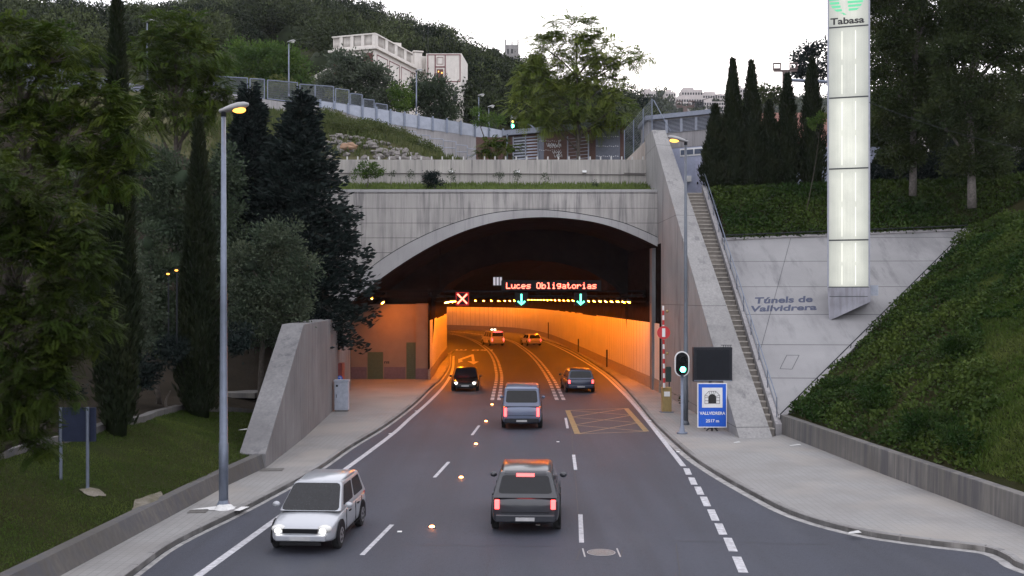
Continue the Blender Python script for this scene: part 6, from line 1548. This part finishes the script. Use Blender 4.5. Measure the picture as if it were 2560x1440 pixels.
# ---- round the cream house
tree('evergreen_tree', 'grey green tree in front of the cream villa', 'tree', [(880, 150, 45, 32), (930, 190, 55, 38), (860, 200, 60, 40), (830, 235, 50, 26), (960, 235, 50, 38), (890, 250, 70, 36), (930, 285, 55, 25)], 112, 'round', .36, LF_GRY, trunk=(890, 330), tr=.25, dens=1.5, zbase=23.5, tb=.35)
tree('lush_tree', 'round bright green tree left of the cream villa', 'tree', [(640, 135, 70, 36), (600, 180, 60, 45), (700, 165, 70, 42), (740, 200, 48, 40), (660, 215, 70, 36), (590, 225, 50, 30), (720, 228, 60, 26)], 116, 'round', .36, LF_LUS, trunk=(670, 275), tr=.3, dens=1.5, zbase=25, tb=.5)
tree('evergreen_tree', 'dark leafy tree at the foot of the villa right of the street lamp', 'tree', [(1060, 215, 45, 30), (1100, 235, 40, 35), (1040, 255, 40, 32), (1090, 275, 48, 26), (1125, 280, 26, 22)], 114, 'round', .34, LF_MID, trunk=(1080, 320), tr=.2, dens=1.5, zbase=22, tb=.55)
tree('round_bush', 'yellow green bush left of the street lamp below the villa', 'bush', [(1000, 235, 24, 26), (1010, 258, 26, 20)], 110, 'round', .3, LF_LUS, trunk=(1004, 290), tr=.1, dens=1.5, zbase=22.6, tb=.75)
for bl, lab in (([(632, 208, 9, 16), (634, 228, 16, 12)], 'yellowish pointed shrub behind the left mesh fence frames'), ([(690, 215, 30, 18), (712, 208, 22, 14)], 'yellow green shrub left of the slim street lamp behind the mesh fence'), ([(845, 240, 24, 12), (862, 234, 14, 10)], 'yellow green shrub behind the lower mesh fence frames'), ([(1210, 300, 24, 16), (1240, 305, 20, 14), (1190, 285, 14, 12)], 'green shrubs under the two lamps right of the villa')):
    tree('yellow_shrub', lab, 'shrub', bl, 103, 'round', .25, LF_YEL if bl[0][0] < 1000 else LF_LUS, trunk=(bl[0][0], bl[0][1] + 25), tr=.06, dens=.9, zbase=22, tb=.5, group='yellow green shrubs by the ramp')

# ---- right side
cyp = [(1788, 483, 268, 35, 'shortest and leftmost of the six cypresses, beside the service building'), (1832, 477, 152, 32, 'tall second cypress from the left with a thin pointed tip'), (1879, 475, 158, 33, 'tall third cypress from the left with a ragged wispy tip'), (1923, 472, 258, 32, 'shorter fourth cypress from the left in the row of six'), (1969, 471, 190, 32, 'fifth cypress from the left, in front of the brown line pole'), (2030, 471, 150, 35, 'rightmost cypress of the six, closest to the glowing pylon')]
for i, (px, pyb, pyt, hw, lab) in enumerate(cyp): cypress(px, pyb, pyt, hw, 66.3, lab, None, 20 + i, 6500, 'row of six cypresses')
for px, pyt, lab in ((2205, 380, 'dark low cypress just right of the glowing pylon'), (2350, 330, 'dark cypress mass between the two pale trunks on the right'), (2250, 395, 'second dark low cypress right of the glowing pylon')): cypress(px, 480, pyt, 38, 69, lab, None, int(px), 5000)
RB = [(2240, 40, 70, 60), (2330, 20, 60, 60), (2200, 130, 50, 60), (2290, 130, 65, 55), (2240, 220, 60, 50), (2330, 200, 50, 50), (2280, 290, 60, 40), (2215, 300, 40, 40), (2310, 350, 40, 30), (2270, 400, 45, 35), (2230, 370, 40, 35), (2190, -20, 50, 50), (2300, -70, 80, 50)]
tree('tall_tree', 'tall leafy tree with a pale trunk just right of the pylon', 'tree', RB, 61, 'loose', .19, LF_TAL, BARK_P, (2282, 490), .24, dens=1.8, zbase=12.0, tb=.45, core=False)
RB2 = [(2420, 20, 70, 60), (2500, 0, 60, 60), (2390, 120, 55, 55), (2460, 110, 65, 55), (2520, 120, 50, 50), (2400, 210, 60, 50), (2470, 220, 60, 50), (2420, 300, 60, 45), (2490, 310, 45, 40), (2450, 370, 50, 35), (2390, 380, 40, 35), (2420, 420, 55, 30), (2480, 400, 45, 35), (2350, 300, 45, 50), (2440, -70, 90, 50)]
tree('tall_tree', 'tall leafy tree with a pale bare trunk on the right slope', 'tree', RB2, 58, 'loose', .19, LF_TAL, BARK_P, (2430, 512), .26, dens=1.9, zbase=11.0, tb=.4, core=False)
tree('tall_tree', 'dark leafy tree standing behind and between the two pale trunked trees', 'tree', [(2200, 230, 55, 70), (2290, 300, 70, 60), (2370, 250, 60, 70), (2380, 350, 60, 55), (2480, 330, 60, 60), (2540, 270, 60, 60), (2350, 120, 60, 70), (2260, 390, 60, 40), (2200, 340, 45, 50), (2480, 410, 60, 35), (2430, 60, 70, 60), (2260, 100, 60, 60)], 71, 'round', .22, LF_TAL, BARK, (2345, 490), .22, dens=2.0, zbase=12.6, tb=.25, core=False)
tree('tall_tree', 'leafy tree at the right edge of the picture', 'tree', [(2560, 60, 60, 60), (2550, 190, 40, 60), (2590, 280, 50, 50), (2570, -40, 60, 50), (2560, 350, 40, 40)], 64, 'loose', .19, LF_TAL, BARK, (2590, 470), .22, dens=1.6, zbase=12.5, tb=.5, core=False)
tree('broad_tree', 'dark broad tree behind the rightmost cypress and the pylon', 'tree', [(2010, 130, 26, 22), (2045, 125, 26, 20), (2025, 165, 40, 26), (2060, 180, 30, 26), (2000, 185, 20, 20)], 92, 'round', .3, LF_CED, BARK, (2030, 300), .2, dens=1.5, zbase=13, tb=.6, core=False)
tree('broad_tree', 'olive green tree on the skyline between the cypresses', 'tree', [(1925, 225, 28, 18), (1900, 245, 36, 18), (1945, 245, 26, 18), (1870, 262, 24, 16)], 140, 'round', .42, LF_TAL, BARK, (1915, 300), .2, dens=1.5, zbase=15, tb=.6, core=False)
tree('yellow_shrub', 'yellow green spray of leaves before the cypress beside the pylon', 'shrub', [(2040, 300, 22, 9), (2058, 292, 16, 10), (2030, 312, 10, 10)], 62, 'round', .16, LF_LUS, BARK, (2016, 440), .025, dens=1.5, zbase=11.2, tb=.8, core=False)
tree('dark_undergrowth', 'dark undergrowth beneath the tall trees on the right slope', 'undergrowth', [(2200, 440, 50, 30), (2330, 430, 60, 35), (2370, 400, 50, 40), (2500, 440, 50, 30), (2560, 420, 50, 40)], 66, 'round', .2, LF_CED, BARK, (2340, 480), .06, dens=1.5, zbase=12.3, tb=.5)
tree('lone_tree', 'small bare-stemmed treetop beside the chain-link fence on the far slope', 'tree', [(1609, 258, 12, 12)], 130, 'round', .3, LF_CED, BARK, (1608, 300), .06, dens=1.5, zbase=15, tb=.5, core=False)

# ---- forest on the hills (reads as one mass), ridge pines as trees of their own
def canopy(lv, c, r, n, size, tb):
    q = sph(n); q[:, 2] = np.abs(q[:, 2]) * 1.0 - .25; rr = r * rng.uniform(.75, 1.05, (n, 1)) * (1 + .18 * np.sin(q[:, :1] * 7 + c[0]) * np.cos(q[:, 1:2] * 6))
    lump = sph(6); lump[:, 2] = np.abs(lump[:, 2]); pick = rng.integers(0, 6, n)
    p = np.array(c) + lump[pick] * r * .55 * [1, 1, .75] + q * rr * .56; lv.add(p, q + sph(n) * .7 + [0, 0, .2], size * rng.uniform(.7, 1.3, n), size * .6, tb + rng.normal(size=6)[pick] * .16 + rng.normal(size=n) * .1)
lv = LV(); co = MB()
for i in range(430):
    px = rng.uniform(-80, 1640); s_ = rng.uniform(.03, 1.0) ** .85; c = hill(px, s_); 
    if 830 < px < 1165 and 112 < c.y < 142 or s_ < .1 or (530 < px < 800 and c.y < 152): continue
    r = rng.uniform(3.0, 6.6) * (1 if s_ < .9 else .6); canopy(lv, (c.x, c.y, c.z + r * .4), r, int(900 * (r / 5) ** 1.6 * (1.7 if c.y < 190 else 1)), .42, rng.uniform(.0, .95) ** 1.4); co.ball((c.x, c.y, c.z + r * .1), (r * .42, r * .42, r * .42), 8, 5)
tag(lv.build('forest', LF_FOR, None, co), None, None, None, 'stuff')
lv = LV(); co = MB()
for i in range(330):
    px = rng.uniform(1480, 2700); s_ = rng.uniform(.25, 1.0); c = farhill(px, s_); r = rng.uniform(4, 8); canopy(lv, (c.x, c.y, c.z + r * .2), r, 70, 2.0, rng.uniform(.1, .5)); co.ball((c.x, c.y, c.z), (r * .7, r * .7, r * .6), 6, 4)
tag(lv.build('forest', LF_FOR, None, co), None, None, None, 'stuff')
for px, py, rx, ry, lab in ((512, 4, 42, 17, 'dark flat-topped pine on the ridge right of the tallest left tree'), (590, -2, 34, 16, 'flat-topped ridge pine above the round bright tree'), (700, -8, 30, 14, 'ridge pine at the top edge above the slim street lamp'), (880, 22, 26, 18, 'rounded ridge pine above the left end of the villa roof'), (930, 32, 34, 22, 'large rounded ridge pine above the villa roof'), (1010, 62, 30, 16, 'ridge pine above the villa chimney'), (1112, 82, 30, 15, 'umbrella pine leaning out against the sky right of the villa aerial'), (440, 20, 26, 14, 'small ridge pine above the feathery tree'), (340, 28, 28, 20, 'rounded ridge tree beside the tip of the tall cypress'), (1180, 130, 26, 16, 'low ridge tree between the villa and the castle'), (1218, 140, 22, 14, 'thin leafed ridge tree just left of the castle'), (1330, 165, 40, 30, 'dark ridge tree right of the castle')):
    c = hill(px, 1.0); tree('ridge_pine', lab, 'pine', [(px, py, rx, ry), (px - rx * .4, py + ry * .5, rx * .6, ry * .6), (px + rx * .5, py + ry * .4, rx * .6, ry * .6)], c.y, 'round', .55, LF_FOR, BARK, (px, py + 45), .22, dens=1.1, zbase=c.z - .5, tb=.35, group='pines along the ridge')

# ---- ground cover and grass
def scatter(n, fx, fy): return fx(n), fy(n)
lv = LV(); n = 0
hx0, hx1 = 0, 0
Xs, Ys_, Zs, K = [], [], [], 0
while K < 100000:
    y = rng.uniform(22, 60, 4000); u = rng.uniform(.15, 15.5, 4000); x = np.array([xbR(v) for v in y]) + u
    px = x / y * F + CX; zb = bA.z - (bn.x * (x - bA.x) + bn.y * (y - bA.y)) / bn.z; zs_ = sA.z - (slabn.x * (x - sA.x) + slabn.y * (y - sA.y)) / slabn.z
    py = HY - (zb - H) / y * F
    edge = 2475 + 25 * np.sin(py * .021) + 12 * np.sin(py * .07)
    ok = ((zs_ < zb - .26) | (y < 44.2)) & ((px < edge) | (py < 800)) & (py < 1195 + (px - 2400) * .2)
    ok &= ~((px > 2300) & (py > 1185 - (2475 - px) * .05))
    Xs.append(x[ok]); Ys_.append(y[ok]); Zs.append(zb[ok]); K += ok.sum()
x = np.concatenate(Xs); y = np.concatenate(Ys_); z = np.concatenate(Zs)
cl = np.sin(x * 1.9 + 2 * np.sin(y * .9)) * np.sin(y * 1.6 + 1.5 * np.sin(x * 1.1)); keep = rng.uniform(0, 1, len(x)) < .62 + .5 * cl; x, y, z, cl = x[keep], y[keep], z[keep], cl[keep]
hgt = .26 + .16 * cl + .2 * np.sin(x * .9 + y * .5) * np.sin(y * .7 - x * .3) + .12 * np.sin(x * 2.3 + 1) * np.sin(y * 2.1)
p = np.stack([x, y, z], 1) + np.array(bn) * (hgt * rng.uniform(.2, 1.0, len(x)))[:, None]
d = sph(len(x)) + np.array(bn) * .55 + [0, -.2, -.25]
tn = .38 + .16 * cl + .34 * np.sin(x * .5 + y * .33) * np.sin(y * .45 - x * .2) + .2 * np.sin(x * 1.7) * np.sin(y * 1.3) + rng.normal(size=len(x)) * .13
lv.add(p, d, rng.uniform(.10, .20, len(x)), rng.uniform(.08, .14, len(x)), tn)
for px_, py_, r_b in ((2215, 815, .7), (2400, 765, .8), (2330, 1090, .9), (2400, 1130, .8), (2180, 1010, .6), (2290, 940, .5), (2440, 960, .7), (2090, 975, .5), (2380, 1000, .55)):
    yy = 40.0
    for _ in range(30): xx = (px_ - CX) / F * yy; zz_ = bankz(xx, yy); yy = min(60, max(22, yy + .5 * ((H - zz_) * F / max(20, py_ - HY) - yy))) if py_ > HY + 40 else yy
    crown_blob(lv, (xx, yy, bankz(xx, yy) + .25), (r_b, r_b, r_b * .6), 'round', 1.6, .13, .12)
# upper slope behind the slab
n = 26000; x = rng.uniform(12.4, 38, n); y = rng.uniform(59.4, 66, n); z = np.array([zright(a, b) for a, b in zip(x, y)])
p = np.stack([x, y, z + rng.uniform(.02, .35, n)], 1); lv.add(p, sph(n) + [0, -.3, .3], rng.uniform(.14, .26, n), rng.uniform(.10, .17, n), .35 + .3 * np.sin(x * .6) * np.sin(y) + rng.normal(size=n) * .13)
tag(lv.build('ivy', LF_IVY), None, None, None, 'stuff')
# grass on the ledge, tall grass on the slope, lawn blades
def blades(lv, p, hmin, hmax, w_, tb, lean=.35):
    n = len(p); lv.add(p, np.array([0, 0, 1.]) + rng.normal(size=(n, 3)) * [lean, lean, .1], rng.uniform(hmin, hmax, n), w_, tb + rng.normal(size=n) * .2)
lv = LV(); n = 9000; x = rng.uniform(-15, 9.1, n); y = rng.uniform(66.95, 70.9, n); z = 12.75 + (y - 66.9) / 4.1 * .95
hh = .16 + .12 * np.abs(np.sin(x * 1.3) * np.sin(x * .47 + 1)); blades(lv, np.stack([x, y, z], 1), .12, .42, .06, .5)
tag(lv.build('grass', LF_LED), None, None, None, 'stuff')
lv = LV(); n = 26000; px = rng.uniform(440, 1160, n); y = rng.uniform(72.5, 100, n); x = (px - CX) / F * y; z = np.array([zterr(a, b) for a, b in zip(x, y)])
lim = np.array([yr(q) for q in px]) - .5; rock_zone = (y < 75.8) & (px > 815) & (px < 1010); ok = (y < lim) & (~rock_zone | (rng.uniform(0, 1, n) < .6)) & (rng.uniform(0, 1, n) < .35 + .65 * (np.sin(x * .9) * np.sin(y * .8) > -.2))
q = np.stack([x, y, z], 1)[ok]; blades(lv, q, .2, .75, .09, .4 + .25 * np.sin(q[:, 0] * .7), .3)
for i in range(60):
    pxx = rng.uniform(790, 1080); yy = rng.uniform(77, 92); xx = (pxx - CX) / F * yy
    if yy > yr(pxx) - 1: continue
    crown_blob(lv, (xx, yy, zterr(xx, yy) + .3), (.8, .8, .6), 'round', .7, .16, .25)
tag(lv.build('tall_grass', LF_GRS), None, None, None, 'stuff')
lv = LV(); n = 80000; y = rng.uniform(17, 50, n); t_ = rng.uniform(0, 1, n); e_ = np.array([ue(v) for v in y]); xbv = np.array([xb(v) for v in y]); x = xbv - t_ * e_; z = np.array([zleft(a, b) for a, b in zip(x, y)])
ok = ~((np.abs(x - pa.x - .1) < .3) & (np.abs(y - pa.y) < .5)); blades(lv, np.stack([x, y, z], 1)[ok], .03, .09, .016, .4 + .25 * (np.sin(x * 1.1) * np.sin(y * .8))[ok], .6)
n = 60000; y = rng.uniform(22, 56, n); px = rng.uniform(2400, 2640, n); x = (px - CX) / F * y; ok = x > np.array([xbR(v) for v in y]) + .3; x, y = x[ok], y[ok]; z = np.array([zright(a, b) for a, b in zip(x, y)])
blades(lv, np.stack([x, y, z], 1), .06, .2, .035, .45 + .4 * np.sin(x * .8 + 2 * np.sin(y * .5)), .7)
for t_ in range(len(lv.t)): lv.t[t_] = lv.t[t_] + .35 * np.sin(lv.p[t_][:, 0] * 2.1 + 3 * np.sin(lv.p[t_][:, 1] * .9)) * np.sin(lv.p[t_][:, 1] * 1.7)
tag(lv.build('lawn_grass', LF_LWN), None, None, None, 'stuff')
for px, py, lab in ((376, 1256, 'bare sandy patch in the lawn beside the low left wall'), (233, 1234, 'bare earth mound at the foot of the near sign post')):
    c = onlawn(px, py); m = MB(c); r_ = random.Random(px); N_ = 16
    ring = [Vector((c.x + (.75 if px > 300 else .35) * math.cos(a) * r_.uniform(.6, 1.1) * (.45 if px > 300 else 1), c.y + (1.3 if px > 300 else .4) * math.sin(a) * r_.uniform(.6, 1.1), 0)) for a in np.linspace(0, 2 * math.pi, N_ + 1)[:-1]]
    for q in ring: q.z = zleft(q.x, q.y) + .035
    m.add(ring + [Vector((c.x, c.y, zleft(c.x, c.y) + .12))], [[i, (i + 1) % N_, N_] for i in range(N_)]); S(m.build('bare_patch', m_soil("pale_dirt", (.22, .20, .17), (.13, .12, .09), 3, 14)))

# ---- boulders above the terrace wall
r_ = random.Random(11)
def boulder(px, py, s, mat, label, Y):
    c = P(px, py, Y); m = MB(c); bm_ = MB(); bm_.ball((0, 0, 0), 1, 10, 7); sd_ = r_.uniform(0, 50)
    vs = []
    for v in bm_.v:
        k = 1 + .45 * pnoise(v * 1.3 + Vector((sd_, 0, 0))) + .2 * pnoise(v * 3 + Vector((0, sd_, 0))); q = v * k; vs.append(c + Vector((q.x * s * 1.5, q.y * s, q.z * s * .8)))
    m.add(vs, bm_.f); return tag(m.build('boulder', mat), label, 'boulder', 'boulders above the terrace wall')
for i in range(95):
    px = 816 + 250 * (i / 95) + r_.uniform(-8, 8); f_ = r_.random(); yy = 72.0 + f_ * float(np.interp(px, [815, 860, 900, 990, 1065], [2.6, 4.2, 3.6, 2.6, .8])); xx = (px - CX) / F * yy; q = Vector((xx, yy, zterr(xx, yy) + .08))
    boulder(CX + q.x / yy * F, HY - (q.z - H) / yy * F, r_.uniform(.10, .27), ROCK, 'pale grey boulder in the rubble bank above the terrace wall', yy)
xx = (874 - CX) / F * 73.6; boulder(874, HY - (zterr(xx, 73.6) + .15 - H) / 73.6 * F, .42, ROCK_O, 'large ochre boulder in the rubble bank above the terrace wall', 73.4)
# ================================================================== HAZE
t = NT("haze_air"); vp = t.n("ShaderNodeVolumePrincipled"); vp.inputs['Color'].default_value = (.86, .88, 1, 1); vp.inputs['Density'].default_value = .00008; vp.inputs['Anisotropy'].default_value = .2
t.l(vp.outputs[0], t.out.inputs['Volume'])
m = MB(); m.bx(-420, 900, -30, 1150, -2, 330); hz = m.build('haze', t.m); hz['kind'] = 'stuff'
